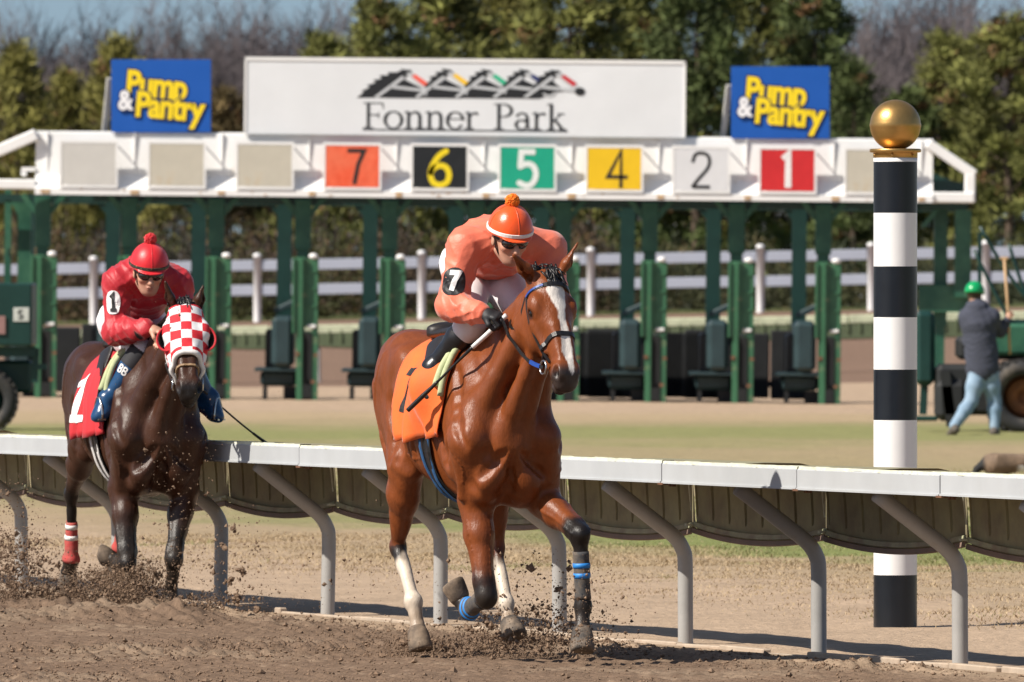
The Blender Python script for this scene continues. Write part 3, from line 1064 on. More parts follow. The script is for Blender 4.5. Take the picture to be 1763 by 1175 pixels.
fB = Frame(224, 300, 15.0)
J2 = fB.J
specB = dict(dz=-.11, coat=(.050, .0205, .0115), coat_mat=M_COAT2, dorsal=.2, blaze=False, mane_side=-1, yaw=-12.0,
    muzzle_col=(.016, .013, .012),
    poll=J2(319, 520, .98), muzzle=J2(324, 652, 1.24), earR=J2(285, 486, .98), earL=J2(350, 492, .98),
    legs=dict(
        FR=dict(S=(.70, -.185, 1.01), E=J2(212, 842, .52), K=J2(219, 970, .70), F=J2(203, 972, .42), P=J2(192, 963, .36), H=J2(173, 962, .32)),
        FL=dict(S=(.72, .185, 1.01), E=J2(316, 845, .58), K=J2(300, 962, .78), F=J2(294, 1026, .70), P=J2(292, 1044, .73), H=J2(290, 1066, .79)),
        HR=dict(hip=(-.54, -.14, 1.25), E=J2(146, 765, -.36), K=J2(122, 850, -.72), F=J2(123, 965, -.80), P=J2(118, 986, -.86), H=J2(114, 1018, -.93)),
        HL=dict(hip=(-.52, .14, 1.25), E=(-.25, .20, .94), K=J2(213, 850, -.55), F=J2(205, 945, -.70), P=J2(200, 962, -.78), H=J2(196, 988, -.83))),
    black=dict(FR=(.25, .75), FL=(.25, .7), HR=(.65, 1.0), HL=(.65, 1.0)), sock={},
    hoof=dict(FR=M_HOOF, FL=M_HOOFD, HR=M_HOOFD, HL=M_HOOFD))
HB = build_horse(fB, specB, 'dark brown racehorse in a red and white checked hood, running behind on the left')
# ---------------------------------------------------------------- tack
def bridle(hz, tape_mat, nb_t=.345, nb_w=.027, nb_mat=None):
    H, HS, root = hz['H'], hz['HS'], hz['root']
    br = MB()
    R, N = head_ring(hz, .075, np.linspace(-1.75, 1.75, 19), .006, n0=-.09, tilt=.012)
    br.strap(R, N, .024, .007)
    bb = br.build('bridle', M_LEATHER, root)
    R2, N2 = head_ring(hz, .075, np.linspace(-1.65, -.55, 8), .011, n0=-.09, tilt=.012)
    MB().strap(R2, N2, .012, .004).build('browband_tape', tape_mat, bb)
    nb_ = MB()
    R, N = head_ring(hz, nb_t, np.linspace(-math.pi, math.pi, 33), .008, n0=-.09, tilt=.035)
    nb_.strap(R, N, nb_w, .009)
    nb_.build('noseband', nb_mat or M_LEATHER, bb)
    ck = MB(); bits = {}
    for w in (-1, 1):
        P = [H(t, n, .3 * w) for t, n in ((.08, -.11), (.15, -.105), (.23, -.10), (.31, -.10), (.39, -.095), (.455, -.09))]
        Q = HS.cast(np.array(P), -H.W * w, .006, .25)
        ck.strap(Q, [H.W * w] * len(Q), .016, .006)
        P = [H(t, n, .3 * w) for t, n in ((.075, -.12), (.13, -.155), (.20, -.20), (.25, -.235))]
        Q = list(HS.cast(np.array(P), -H.W * w, .008, .25))
        Q.append(H(.265, -.262, .02 * w)); 
        ck.strap(Q, [H.W * w] * (len(Q) - 1) + [-H.N], .014, .005)
        bits[w] = H(.475, -.105, .064 * w)
    ck.build('cheek_strap', M_LEATHER, bb)
    for w in (-1, 1):
        c = bits[w]
        ring = [c + (H.T * math.cos(a) + H.N * math.sin(a)) * .034 + H.W * w * .012 for a in np.linspace(0, 2 * math.pi, 17)]
        MB().tube(ring, .0055, 8, cap=False).build('bit_ring', M_METAL, bb)
    return bb, bits

def reins(hz, bits, hands, mat, bb, rub=None):
    for w in (-1, 1):
        A = bits[w] + hz['H'].W * w * .012; B = np.array(hands[w])
        side = hz['H'].W * w
        P = []
        for t in np.linspace(0, 1, 14):
            p = A * (1 - t) + B * t + np.array((0, 0, -1)) * .06 * math.sin(math.pi * t)
            P.append(p)
        P = np.array(P)
        d = hz['S'].ev(P); g = hz['S'].grad(P)
        P = P + g * np.maximum(.012 - d, 0)[:, None]
        o = MB().strap(P, [side] * 14, .017, .006).build('rein', mat, bb)
        if rub:
            MB().strap(P[1:5], [side] * 4, .021, .010).build('rein_rubber', rub, o)

def saddlery(hz, cloth_mat, print_mat, pieces, spot, seedv, girth_mat, flare, a0=-.27, a1=.46, qmax=1.95, bulge=None):
    S, root, dz = hz['S'], hz['root'], hz['dz']
    P, at = cloth_fn(hz, a0, a1, qmax, flare, seedv, .15, bulge)
    cl = solid_sheet('saddle_cloth', P, cloth_mat, root, .006)
    a_c, q_c, aw, qh = spot
    lettering_on(at, pieces, a_c, q_c, aw, qh, .0065).build('cloth_number', print_mat, cl)
    mir = [([(-x, y) for x, y in V2], Fs) for V2, Fs in pieces]
    mb = MB()
    for k, (V2, Fs) in enumerate(pieces):
        V2, Fs = subdiv2d(V2, Fs, .12)
        mb.add([at(a_c - x * aw, -q_c - y * qh, .0065 + k * .0008) for x, y in V2], Fs)
    mb.build('cloth_number', print_mat, cl)
    pad = MB()
    edge = [at(a1 - .012, q, .016) for q in np.linspace(-.62, .62, 30)]
    pad.tube(edge, [.017] * 30, 8)
    edge2 = [at(a1 - .05, q, .016) for q in np.linspace(-.55, .55, 30)]
    pad.tube(edge2, [.019] * 30, 8)
    pad.build('saddle_pad', M_PADGREEN, root)
    sd = SDF()
    sd.add(econe((-.18, 0, 1.635 + dz), (.30, 0, 1.665 + dz), (0, 0, 1), (.030, .12), (.032, .085)))
    sd.add(ell((-.17, 0, 1.665 + dz), (.06, .12, .035)), .03)
    sd.add(ell((.28, 0, 1.69 + dz), (.06, .075, .035)), .03)
    for w in (-1, 1):
        sd.add(econe((.14, .17 * w, 1.60 + dz), (.20, .245 * w, 1.40 + dz), (1, 0, 0), (.12, .022), (.075, .016)), .03)
    sd.build('saddle', .009, M_SADDLE, root)
    gi = MB(); a = .26
    ph = np.linspace(1.35, 2 * math.pi - 1.35, 36)
    D = np.stack([np.zeros(36), np.sin(ph), np.cos(ph)], 1); A = np.repeat(np.array([[a, 0, 1.20 + dz]]), 36, 0)
    R = S.cast(A, -D, .008, .7, 60)
    gi.strap(R, D, .105, .012); g = gi.build('girth', M_LEATHER, root)
    gi = MB()
    for da in (-.036, .036):
        A2 = A + np.array((da, 0, 0)); R2 = S.cast(A2, -D, .016, .7, 60); gi.strap(R2, D, .026, .006)
    gi.build('girth_edge', girth_mat, g)
    return at

def stirrup(root, at_foot, top, fwd=(1, 0, 0)):
    at_foot = np.array(at_foot, float); fwd = nrm(fwd)
    sd = nrm(np.cross((0, 0, 1), fwd)); up = np.array((0, 0, 1.))
    m = MB()
    P = [at_foot + sd * x + up * z for x, z in ((-.055, 0), (-.058, .03), (-.045, .08), (-.02, .12), (0, .128), (.02, .12), (.045, .08), (.058, .03), (.055, 0))]
    m.tube(P, .007, 8)
    m.bar(at_foot - sd * .055, at_foot + sd * .055, .045, .01)
    o = m.build('stirrup', M_METAL, root)
    MB().strap([at_foot + up * .128, (at_foot + up * .128) * .5 + np.array(top) * .5, top], [sd] * 3, .02, .005).build('stirrup_leather', M_LEATHER, o)
    return o

bbA, bitsA = bridle(HA, M_BLUERUB)
seven = [([(x * 1.0, y * 1.0) for x, y in V2], Fs) for V2, Fs in digit('7', 1.5, .30)]
one = digit('1', 1.5, .26)
saddlery(HA, M_ORANGE, M_BLACKPRINT, seven, (.05, -.62, .16, .23), 3, M_GIRTHBLUE, .045, a0=-.22, bulge=((.33, -.27, 1.37), .13, .13))
leg_wrap(HA, 'FL', .24, .90, .005, M_WRAP, 'leg_wrap', [(.40, .47), (.54, .61)], M_BLUE, .42)
leg_wrap(HA, 'FR', .24, 1.02, .005, M_WRAP, 'leg_wrap', [(.84, .88), (.92, .96)], M_BLUE, .36)

# second horse: hood, blinker cups, white muzzle fleece
M_HOOD = pmat('checked_hood', (.6, .02, .03), .8, var=.06, scale=30, bump=.001, bscale=200)
nt = M_HOOD.node_tree
uvn = nt.nodes.new('ShaderNodeUVMap'); uvn.uv_map = 'hood'
chk = nt.nodes.new('ShaderNodeTexChecker'); chk.inputs['Scale'].default_value = 1.0
chk.inputs['Color1'].default_value = (.80, .78, .78, 1); chk.inputs['Color2'].default_value = (.62, .018, .03, 1)
nt.links.new(uvn.outputs[0], chk.inputs['Vector'])
hv = [n for n in nt.nodes if n.type == 'HUE_SAT'][0]
nt.links.new(chk.outputs[0], hv.inputs['Color'])

def hood(hz):
    H, HS, root = hz['H'], hz['HS'], hz['root']
    O = SDF()
    for p, k, op in HS.ops[:14]:
        if op == 'u': O.add(p, k, op)
    def f(x, y, z):
        D = None
        for p, k, op in O.ops:
            d = p.f(x, y, z); D = d if D is None else smin(D, d, max(k, .03))
        return D - .010
    Hs = SDF()
    lo = np.min([p.lo for p, k, o in O.ops], 0); hi = np.max([p.hi for p, k, o in O.ops], 0)
    Hs.add(Prim(lo - .02, hi + .02, f), 0)
    Hs.add(half(H(.335, 0, 0), H.T + .55 * H.N, lo - .02, hi + .02), .006, 'i')
    Hs.add(half(H(.015, 0, 0), -H.T + .25 * H.N, lo - .02, hi + .02), .006, 'i')
    V, Q = Hs.verts(.0055, 2)
    me = np_mesh('hood', V, Q)
    t, n, w = H.coords(V)
    uv = me.uv_layers.new(name='hood')
    sq = .054
    vi = np.zeros(len(me.loops), np.int32); me.loops.foreach_get('vertex_index', vi)
    side = np.where(np.abs(w) > .088, np.sign(w) * (.088 + np.maximum(-.09 - n, 0)), w)
    U = np.stack([side[vi] / sq + 40.5, (t[vi] - .03) / sq + 40.0], 1).astype(np.float32)
    uv.data.foreach_set('uv', U.ravel())
    ho = link('hood', me, root, M_HOOD)
    # pale edge binding round the nose opening
    for s0 in (.345,):
        P, D = [], []
        for p in np.linspace(-math.pi, math.pi, 41):
            d = H.N * math.cos(p) + H.W * math.sin(p)
            P.append(H(s0 + .045 - .055 * math.cos(p), -.085, 0)); D.append(-d)
        P, D = np.array(P), np.array(D)
        R = HS.cast(P, D, .012, .3)
        MB().tube(R, .016, 8, cap=False).build('edge_binding', M_WHITETAPE, ho)
    # blinker cups
    for w in (-1, 1):
        c = H(.215, -.052, .088 * w)
        ax = nrm(H.W * w * .78 + H.N * .18 - H.T * .0)      # bulges outward
        op = nrm(H.N * .86 + H.T * .25 + H.W * w * .12)        # opening looks forward
        u = nrm(ax - op * (ax @ op)); v = np.cross(op, u)
        V, Fs = [], []
        nr, ns = 8, 26
        for i in range(nr + 1):
            th = math.pi * .5 * i / nr
            for j in range(ns):
                a = 2 * math.pi * j / ns
                V.append(c + op * (.015 - .075 * math.cos(th)) + (u * math.cos(a) * .052 + v * math.sin(a) * .066) * math.sin(th) + u * .012)
        for i in range(nr):
            for j in range(ns):
                Fs.append((i * ns + j, i * ns + (j + 1) % ns, (i + 1) * ns + (j + 1) % ns, (i + 1) * ns + j))
        me2 = np_mesh('blinker_cup', np.array(V), np.array(Fs))
        o = link('blinker_cup', me2, ho, [M_RED, M_CUPDARK])
        md = o.modifiers.new('thickness', 'SOLIDIFY'); md.thickness = .006; md.material_offset = 1; md.offset = -1
        ringp = [c + op * .015 + (u * math.cos(a) * .054 + v * math.sin(a) * .068) + u * .012 for a in np.linspace(0, 2 * math.pi, 27)]
        MB().tube(ringp, .005, 8, cap=False).build('cup_rim', M_RED, o)
    return ho
M_CUPDARK = pmat('cup_lining', (.04, .032, .028), .6, var=.3, scale=30)
hood(HB)
M_TAN = pmat('tan_leather', (.30, .19, .10), .5, var=.2, scale=40)
bbB, bitsB = bridle(HB, M_WHITETAPE, .415, .013, M_TAN)
saddlery(HB, M_RED, M_WHITEPRINT, one, (.06, -.66, .17, .25), 5, M_WHITETAPE, .05, a0=-.16)
leg_wrap(HB, 'HR', .42, 1.02, .005, M_REDWRAP, 'leg_wrap', [(.46, .53), (.62, .69)], M_WHITETAPE, .2)
leg_wrap(HB, 'HL', .42, 1.02, .005, M_REDWRAP, 'leg_wrap', [(.46, .53), (.62, .69)], M_WHITETAPE, .2)
# ---------------------------------------------------------------- people
M_SKIN = pmat('skin', (0, 0, 0), .5, vcol='Col', var=.06, scale=30, bump=.0006, bscale=220)

class Person:
    """joints in the frame's axes; face looks along hf, crown towards hu"""
    def __init__(s, fr, j, hf, hu, loc_z=0.0):
        s.fr, s.j = fr, {k: np.array(v, float) for k, v in j.items()}
        s.hf = nrm(hf); hu = np.array(hu, float); s.hu = nrm(hu - s.hf * (hu @ s.hf)); s.hl = np.cross(s.hu, s.hf)
        s.ax = [s.hf, s.hu, s.hl]
    def h(s, f, u, l): return s.j['head'] + s.hf * f + s.hu * u + s.hl * l
    def hc(s, V):
        q = V - s.j['head']; return q @ s.hf, q @ s.hu, q @ s.hl
    def sagit(s, A, B, pref=(1, 0, 0)):
        T = nrm(np.array(B) - np.array(A)); p = np.array(pref, float)
        if abs(p @ T) > .9: p = np.array((0, 0, 1.0))
        return p
    def torso(s, S, inf=0.0, k=.05):
        j = s.j; up = nrm(j['neck'] - j['pelvis'])
        lat = nrm(j['shL'] - j['shR']); fr = np.cross(lat, up)
        fr = nrm(fr)
        mid = j['pelvis'] * .55 + j['neck'] * .45
        ch = j['pelvis'] * .28 + j['neck'] * .72
        S.add(econe(j['pelvis'], mid, fr, (.105 + inf, .155 + inf), (.105 + inf, .145 + inf)), k)
        S.add(econe(mid, ch, fr, (.105 + inf, .145 + inf), (.115 + inf, .175 + inf)), k)
        S.add(econe(ch, j['neck'] - up * .02, fr, (.115 + inf, .175 + inf), (.06 + inf, .09 + inf)), k)
        for a in ('shR', 'shL'):
            S.add(rcone(j['neck'] * .7 + ch * .3, j[a], .075 + inf, .066 + inf), .05)
        return fr, up, lat
    def arm(s, S, sd, inf=0.0, to=1.0, k=.03):
        j = s.j; A, B, C = j['sh' + sd], j['el' + sd], j['wr' + sd]
        S.add(rcone(A, B, .056 + inf, .043 + inf), k)
        S.add(ell(B, np.array((.042, .042, .042)) + inf), k)
        C2 = B + (C - B) * to
        m = B + (C - B) * .3
        S.add(rcone(B, m, .043 + inf, .043 + inf), k); S.add(rcone(m, C2, .043 + inf, .043 + inf + (.028 - .043) * to), k)
    def leg(s, S, sd, inf=0.0, t0=0.0, t1=1.0, foot=True, k=.035, part='both'):
        j = s.j; A, B, C, D = j['hip' + sd], j['kn' + sd], j['an' + sd], j['toe' + sd]
        if part in ('both', 'thigh'):
            S.add(rcone(A, A + (B - A) * .5, .092 + inf, .080 + inf), .05); S.add(rcone(A + (B - A) * .5, B, .080 + inf, .056 + inf), k)
        if part in ('both', 'shin'):
            P0, P1 = B + (C - B) * t0, B + (C - B) * t1
            m = B + (C - B) * .33
            if t1 < .34:
                S.add(rcone(P0, P1, .054 + inf, .056 + inf), k)
                return
            if t0 < .33: S.add(rcone(P0, m, .054 + inf, .056 + inf), k)
            S.add(rcone(m if t0 < .33 else P0, P1, .056 + inf, .056 + inf + (.037 - .056) * t1), k)
        if foot:
            s.foot(S, sd, inf)
    def foot(s, S, sd, inf=0.0):
        j = s.j; C, D = j['an' + sd], j['toe' + sd]
        d = nrm(D - C); dn = np.array((0, 0, -1.)) if abs(d[2]) < .8 else np.array((-1., 0, 0))
        dn = nrm(dn - d * (dn @ d))
        heel = C + dn * .055 - d * .045
        ball = C + d * (np.linalg.norm(D - C) * .72) + dn * .062
        S.add(rcone(C, heel, .040 + inf, .034 + inf), .03)
        S.add(econe(heel, ball, dn, (.028 + inf, .034 + inf), (.024 + inf, .044 + inf)), .03)
        S.add(econe(C + d * .02, ball - dn * .012, dn, (.036 + inf, .034 + inf), (.026 + inf, .036 + inf)), .03)
        S.add(econe(ball, D + dn * .062, dn, (.024 + inf, .044 + inf), (.017 + inf, .028 + inf)), .02)
    def headp(s, S):
        E = lambda c, r, k=.02, op='u', ax=None: S.add(ell(s.h(*c), r, ax or s.ax), k, op)
        j = s.j
        S.add(rcone(j['neck'], s.h(-.02, -.055, 0), .058, .052), .03)
        E((-.01, .035, 0), (.100, .092, .077), .02)
        E((.025, -.035, 0), (.070, .085, .060), .03)
        E((.052, -.092, 0), (.036, .028, .034), .025)              # chin
        S.add(rcone(s.h(-.01, -.055, .052), s.h(.045, -.092, .024), .020, .018), .02)   # jaw
        S.add(rcone(s.h(-.01, -.055, -.052), s.h(.045, -.092, -.024), .020, .018), .02)
        S.add(rcone(s.h(.080, .030, -.038), s.h(.080, .030, .038), .016, .016), .02)    # brow
        for w in (-1, 1):
            E((.064, -.018, .042 * w), (.026, .022, .024), .02)      # cheekbone
            E((.098, .010, .031 * w), (.014, .012, .016), .010, 'd')
            E((.083, .009, .031 * w), (.012, .009, .014), .006)      # lid
            E((-.012, -.004, .080 * w), (.022, .032, .009), .008)    # ear
        S.add(rcone(s.h(.088, .012, 0), s.h(.116, -.030, 0), .009, .0145), .012)        # nose
        for w in (-1, 1): E((.102, -.035, .011 * w), (.012, .008, .008), .006)
        E((.092, -.060, 0), (.012, .0065, .023), .006)
        E((.089, -.071, 0), (.012, .0065, .019), .006)
        E((.100, -.0655, 0), (.014, .0018, .021), .003, 'd')
    def hand(s, S, sd, curl, palm_n, inf=0.0, bar=None):
        """a closed hand: palm from the wrist along the forearm, four fingers bent round towards palm_n"""
        j = s.j; W = j['wr' + sd]; d = nrm(j['hd' + sd] - W)
        n = np.array(palm_n, float); n = nrm(n - d * (n @ d)); x = np.cross(d, n)      # x runs across the knuckles
        if sd == 'R': x = -x
        i = inf
        S.add(econe(W, W + d * .035, n, (.020 + i, .028 + i), (.020 + i, .036 + i)), .02)
        S.add(econe(W + d * .03, W + d * .082, n, (.018 + i, .037 + i), (.015 + i, .040 + i)), .02)
        for q, (off, L) in enumerate(((.032, .92), (.011, 1.0), (-.011, .95), (-.031, .78))):
            K = W + d * (.088 - .004 * abs(q - 1)) + x * off
            c1, c2, c3 = curl
            dd = [d * math.cos(a) + n * math.sin(a) for a in (c1, c1 + c2, c1 + c2 + c3)]
            p1 = K + dd[0] * .042 * L; p2 = p1 + dd[1] * .028 * L; p3 = p2 + dd[2] * .022 * L
            S.add(rcone(K - d * .012, p1, .0105 + i, .0092 + i), .006)
            S.add(rcone(p1, p2, .0092 + i, .0085 + i), .004)
            S.add(rcone(p2, p3, .0085 + i, .0072 + i), .004)
        t0 = W + d * .028 + x * .030 + n * .008
        t1 = t0 + nrm(d * .7 + x * .55 + n * .55) * .042
        t2 = t1 + nrm(d * .75 - x * .25 + n * .8) * .034
        S.add(rcone(t0, t1, .0135 + i, .0115 + i), .01); S.add(rcone(t1, t2, .0115 + i, .009 + i), .005)
    def body(s, parent, hands, h=.0062, hair=(.05, .03, .018), boots=True):
        S = SDF()
        s.torso(S); 
        for sd in 'RL':
            s.arm(S, sd); s.leg(S, sd, foot=True)
            S.add(ell(s.j['hip' + sd], (.105, .105, .105)), .05)
        s.headp(S)
        for sd in 'RL':
            if sd in hands: s.hand(S, sd, *hands[sd])
        def col(V):
            C = np.repeat(np.array([[.52, .285, .195]]), len(V), 0)
            f, u, l = s.hc(V)
            hd = (u > -.14) & (np.abs(l) < .12) & (np.abs(f) < .16)
            lip = np.exp(-((u + .0655) / .011) ** 2 - (l / .024) ** 2) * (f > .07) * hd
            C = C * (1 - .55 * lip[:, None]) + np.array((.42, .13, .10)) * .55 * lip[:, None]
            ck = np.exp(-((u + .02) / .03) ** 2 - ((np.abs(l) - .042) / .025) ** 2) * (f > .03) * hd
            C = C * (1 + ck[:, None] * np.array((.12, -.10, -.12)))
            st = smooth01(-u, .045, .075) * (f > -.01) * hd * .22          # shaved jaw
            C = C * (1 - st[:, None] * np.array((.8, .9, .8)))
            hr = (hd & (u > .045 - .25 * np.clip(-f, 0, .2)) & (f < .075)) | (hd & (f < -.02) & (u > -.06))
            C[hr] = hair
            br = np.exp(-((u - .032) / .007) ** 2 - ((np.abs(l) - .034) / .018) ** 2) * (f > .06) * hd
            C = C * (1 - .8 * br[:, None]) + np.array(hair) * .8 * br[:, None]
            return C
        o = S.build('body', h, M_SKIN, parent, col, 2)
        s.S = S
        return o

def folds(specs):
    """cloth creases: list of (direction k, amplitude, phase, warp)"""
    def f(x, y, z):
        o = 0
        for k, a, p, w in specs:
            q = x * k[0] + y * k[1] + z * k[2]
            r = x * w[0] + y * w[1] + z * w[2]
            sgn = np.sin(q + p + 1.5 * np.sin(r + p * 2))
            o = o + a * (1 - np.abs(sgn)) ** 1.35 * 1.05 * (0.5 + 0.5 * np.sin(r * .53 + p * 3 + 1.1 * np.sin(q * .31)))
        return o
    return f

JF = folds([((34, 10, 22), .010, .3, (9, 14, 6)), ((-12, 36, 20), .0085, 1.7, (16, 5, 11)), ((20, -30, 48), .005, 2.9, (7, 22, -9)), ((60, 30, -44), .003, .9, (21, 9, 16))])
PF = folds([((26, 8, 30), .005, .8, (11, 9, 8)), ((-18, 34, 26), .004, 2.2, (13, 6, 14))])

def helmet(pp, parent, cloth, band_mat, pom_mat, visor=True, cap2=None):
    h = pp.h
    S = SDF()
    S.add(ell(h(-.005, .045, 0), (.128, .135, .112), pp.ax), 0)
    bb = (pp.j['head'] - .35, pp.j['head'] + .35)
    S.add(half(h(0, .030, 0), -pp.hu + .10 * pp.hf, *bb), .012, 'i')
    S.add(ell(h(.068, .043, 0), (.078, .010, .086), [pp.hf - .22 * pp.hu, pp.hu + .22 * pp.hf, pp.hl]), .012)
    cap = S.build('helmet_cap', .0045, cloth, parent, None, 2)
    sm = MB()
    P = [h(-.005 + .1285 * math.cos(t), .045 + .1355 * math.sin(t), 0) for t in np.linspace(.02, math.pi - .05, 30)]
    sm.tube(P, .0022, 6)
    P = [h(-.005, .045 + .1355 * math.sin(t), .1125 * math.cos(t)) for t in np.linspace(.05, math.pi - .05, 30)]
    sm.tube(P, .002, 6); sm.build('cap_seam', cloth, cap)
    pts = []
    for a in np.linspace(0, 2 * math.pi, 41):
        pts.append(h(-.005 + .1285 * math.cos(a), .058 - .006 * math.cos(a), .1125 * math.sin(a)))
    mb = MB(); mb.strap(pts, [p - h(-.005, .058, 0) for p in pts], .019, .006)
    mb.build('cap_band', band_mat, cap)
    pm = MB(); rr = np.random.default_rng(4)
    c = h(-.012, .196, 0)
    pm.ball(c, .032, 18, 12)
    for i in range(420):
        d = nrm(rr.normal(size=3)); pm.tube([c + d * .028, c + d * .0365 + rr.normal(size=3) * .0015], [.004, .0025], 4)
    pm.build('pompom', pom_mat, cap)
    return cap

def goggles(pp, parent):
    h = pp.h
    S = SDF()
    for w in (-1, 1):
        S.add(ell(h(.083, .010, .033 * w), (.030, .024, .037), [pp.hf + .35 * w * pp.hl, pp.hu, pp.hl - .35 * w * pp.hf]), .02)
    g = S.build('goggles', .004, M_LENS, parent, None, 2)
    mb = MB()
    for sh in (.001,):
        P = [h(.080 * math.cos(a) - .01, .012 + sh + .012 * (1 - math.cos(a)), .0815 * math.sin(a)) for a in np.linspace(.95, 2 * math.pi - .95, 27)]
        mb.strap(P, [p - h(-.01, .012, 0) for p in P], .022, .006)
    mb.build('goggle_strap', M_LEATHER, g)
    fr = MB()
    for w in (-1, 1):
        P = [h(.098, .010, .033 * w) + pp.hu * .025 * math.sin(a) + pp.hl * .036 * math.cos(a) - pp.hf * .022 * max(0, math.cos(a) * w) for a in np.linspace(0, 2 * math.pi, 21)]
        fr.tube(P, .0035, 6, cap=False)
    fr.build('goggle_frame', M_LEATHER, g)
    # chin strap
    cs = MB()
    for w in (-1, 1):
        P = [h(.0, .03, .086 * w), h(.015, -.03, .076 * w), h(.03, -.085, .052 * w), h(.038, -.118, .0)]
        cs.strap(P, [pp.hl * w] * 3 + [-pp.hu], .014, .004)
    cs.build('chin_strap', M_LEATHER, parent)
    return g

M_LENS = pmat('dark_lens', (.010, .008, .007), .05, var=0, spec=.9, coat=.6)

def jockey(fr, name_label, j, hf, hu, silk, pants, boot, boot2, gloves, capm, bandm, pomm, hands):
    root = empty('person', tuple(np.array(fr.loc)), fr.rotz, name_label, 'person')
    pp = Person(fr, j, hf, hu)
    pp.root = root
    pp.body(root, hands)
    J_ = SDF(); fr_, up, lat = pp.torso(J_, .022)
    for sd in 'RL': pp.arm(J_, sd, .021, .90)
    J_.add(half(pp.j['pelvis'] + up * .06, -up, pp.j['pelvis'] - 1.2, pp.j['pelvis'] + 1.2), .02, 'i')
    nk = nrm(pp.h(-.02, -.04, 0) - pp.j['neck'])
    J_.add(rcone(pp.j['neck'] - nk * .03, pp.j['neck'] + nk * .045, .078, .066), .02)
    J_.disp = JF
    jk = J_.build('jacket', .0065, silk, root, None, 1)
    pp.J = J_
    B = SDF()
    B.add(econe(pp.j['pelvis'] - up * .03, pp.j['pelvis'] + up * .10, fr_, (.115, .165), (.108, .15)), .03)
    for sd in 'RL':
        pp.leg(B, sd, .012, 0, .18, foot=False)
        B.add(ell(pp.j['hip' + sd] - fr_ * .03, (.112, .112, .112)), .05)
    B.disp = PF
    pp.B = B
    B.build('breeches', .0068, pants, root, None, 1)
    for sd in 'RL':
        b = SDF(); pp.leg(b, sd, .006, .10, 1.0, foot=True, part='shin'); pp.foot(b, sd, .007)
        bo = b.build('boot', .006, boot, root, None, 2)
        if boot2 is not None:
            c = SDF(); j_ = pp.j
            P0 = j_['kn' + sd] * .98 + j_['an' + sd] * .02; P1 = j_['kn' + sd] * .74 + j_['an' + sd] * .26
            c.add(rcone(P0, P1, .0775, .073), 0); c.build('boot_top', .006, boot2, bo, None, 1)
        pp.__dict__['boot' + sd] = bo; pp.__dict__['bS' + sd] = b
    if gloves is not None:
        for sd in hands:
            g = SDF(); pp.hand(g, sd, *hands[sd], inf=.0022)
            W = pp.j['wr' + sd]; d = nrm(pp.j['hd' + sd] - W)
            g.add(rcone(W - d * .03, W + d * .02, .034, .030), .015)
            pp.__dict__['glove' + sd] = g.build('glove', .004, gloves, root, None, 1)
    helmet(pp, root, capm, bandm, pomm)
    goggles(pp, root)
    return pp

def arm_patch(pp, sd, dir_out, mat, pmat_, dig, rx, ry, t=.45, roll=0.0, p=2.6, ds=1.0, dw=.026):
    j = pp.j; A, B = j['sh' + sd], j['el' + sd]; c = A + (B - A) * t
    ax = nrm(A - B); d = np.array(dir_out, float); d = nrm(d - ax * (d @ ax)); U = np.cross(ax, d)
    cr, sr = math.cos(roll), math.sin(roll)
    U2 = U * cr + ax * sr; V2 = -U * sr + ax * cr
    o = decal(pp.J, [disc2d(rx, ry, 32, 5, p)], c, U2, V2, .004).build('number_patch', mat, pp.root)
    decal(pp.J, digit(dig, ry * 1.35 * ds, dw, .85), c, U2, V2, .0075, sub=.012, step=.0008).build('number', pmat_, o)
# ---------------------------------------------------------------- the two jockeys
M_SILKA = pmat('salmon_silk', (.74, .165, .090), .50, var=.08, scale=8, bump=.004, bscale=24, sheen=.25)
M_CAPA = pmat('orange_satin', (.80, .085, .008), .30, var=.08, scale=14, bump=.0014, bscale=40, sheen=.2)
M_POMA = pmat('orange_wool', (.92, .22, .015), .8, var=.15, scale=60)
M_SILKB = pmat('crimson_silk', (.43, .008, .018), .52, var=.10, scale=8, bump=.004, bscale=24, sheen=.2)
M_CAPB = pmat('scarlet_cap', (.66, .012, .020), .42, var=.08, scale=14, bump=.001, bscale=60, sheen=.2)
M_BREECH = pmat('white_breeches', (.74, .72, .74), .7, var=.06, scale=12, bump=.001, bscale=80)
M_BOOTK = pmat('black_boot', (.013, .013, .015), .32, var=.2, scale=20, bump=.001, bscale=60)
M_BOOTB = pmat('blue_boot', (.012, .055, .14), .25, var=.2, scale=20, bump=.001, bscale=60)
M_SOCK = pmat('black_gaiter', (.016, .016, .02), .7, var=.2, scale=20)
M_GLOVE = pmat('black_glove', (.014, .014, .016), .6, var=.2, scale=40, bump=.0008, bscale=200)
M_GOLD = pmat('gold_braid', (.30, .22, .06), .5, var=.4, scale=120)
M_BANDB = pmat('dark_band', (.03, .028, .025), .55, var=.5, scale=90, col2=(.28, .22, .08), col2_scale=70, col2_pos=.62, col2_soft=.05)

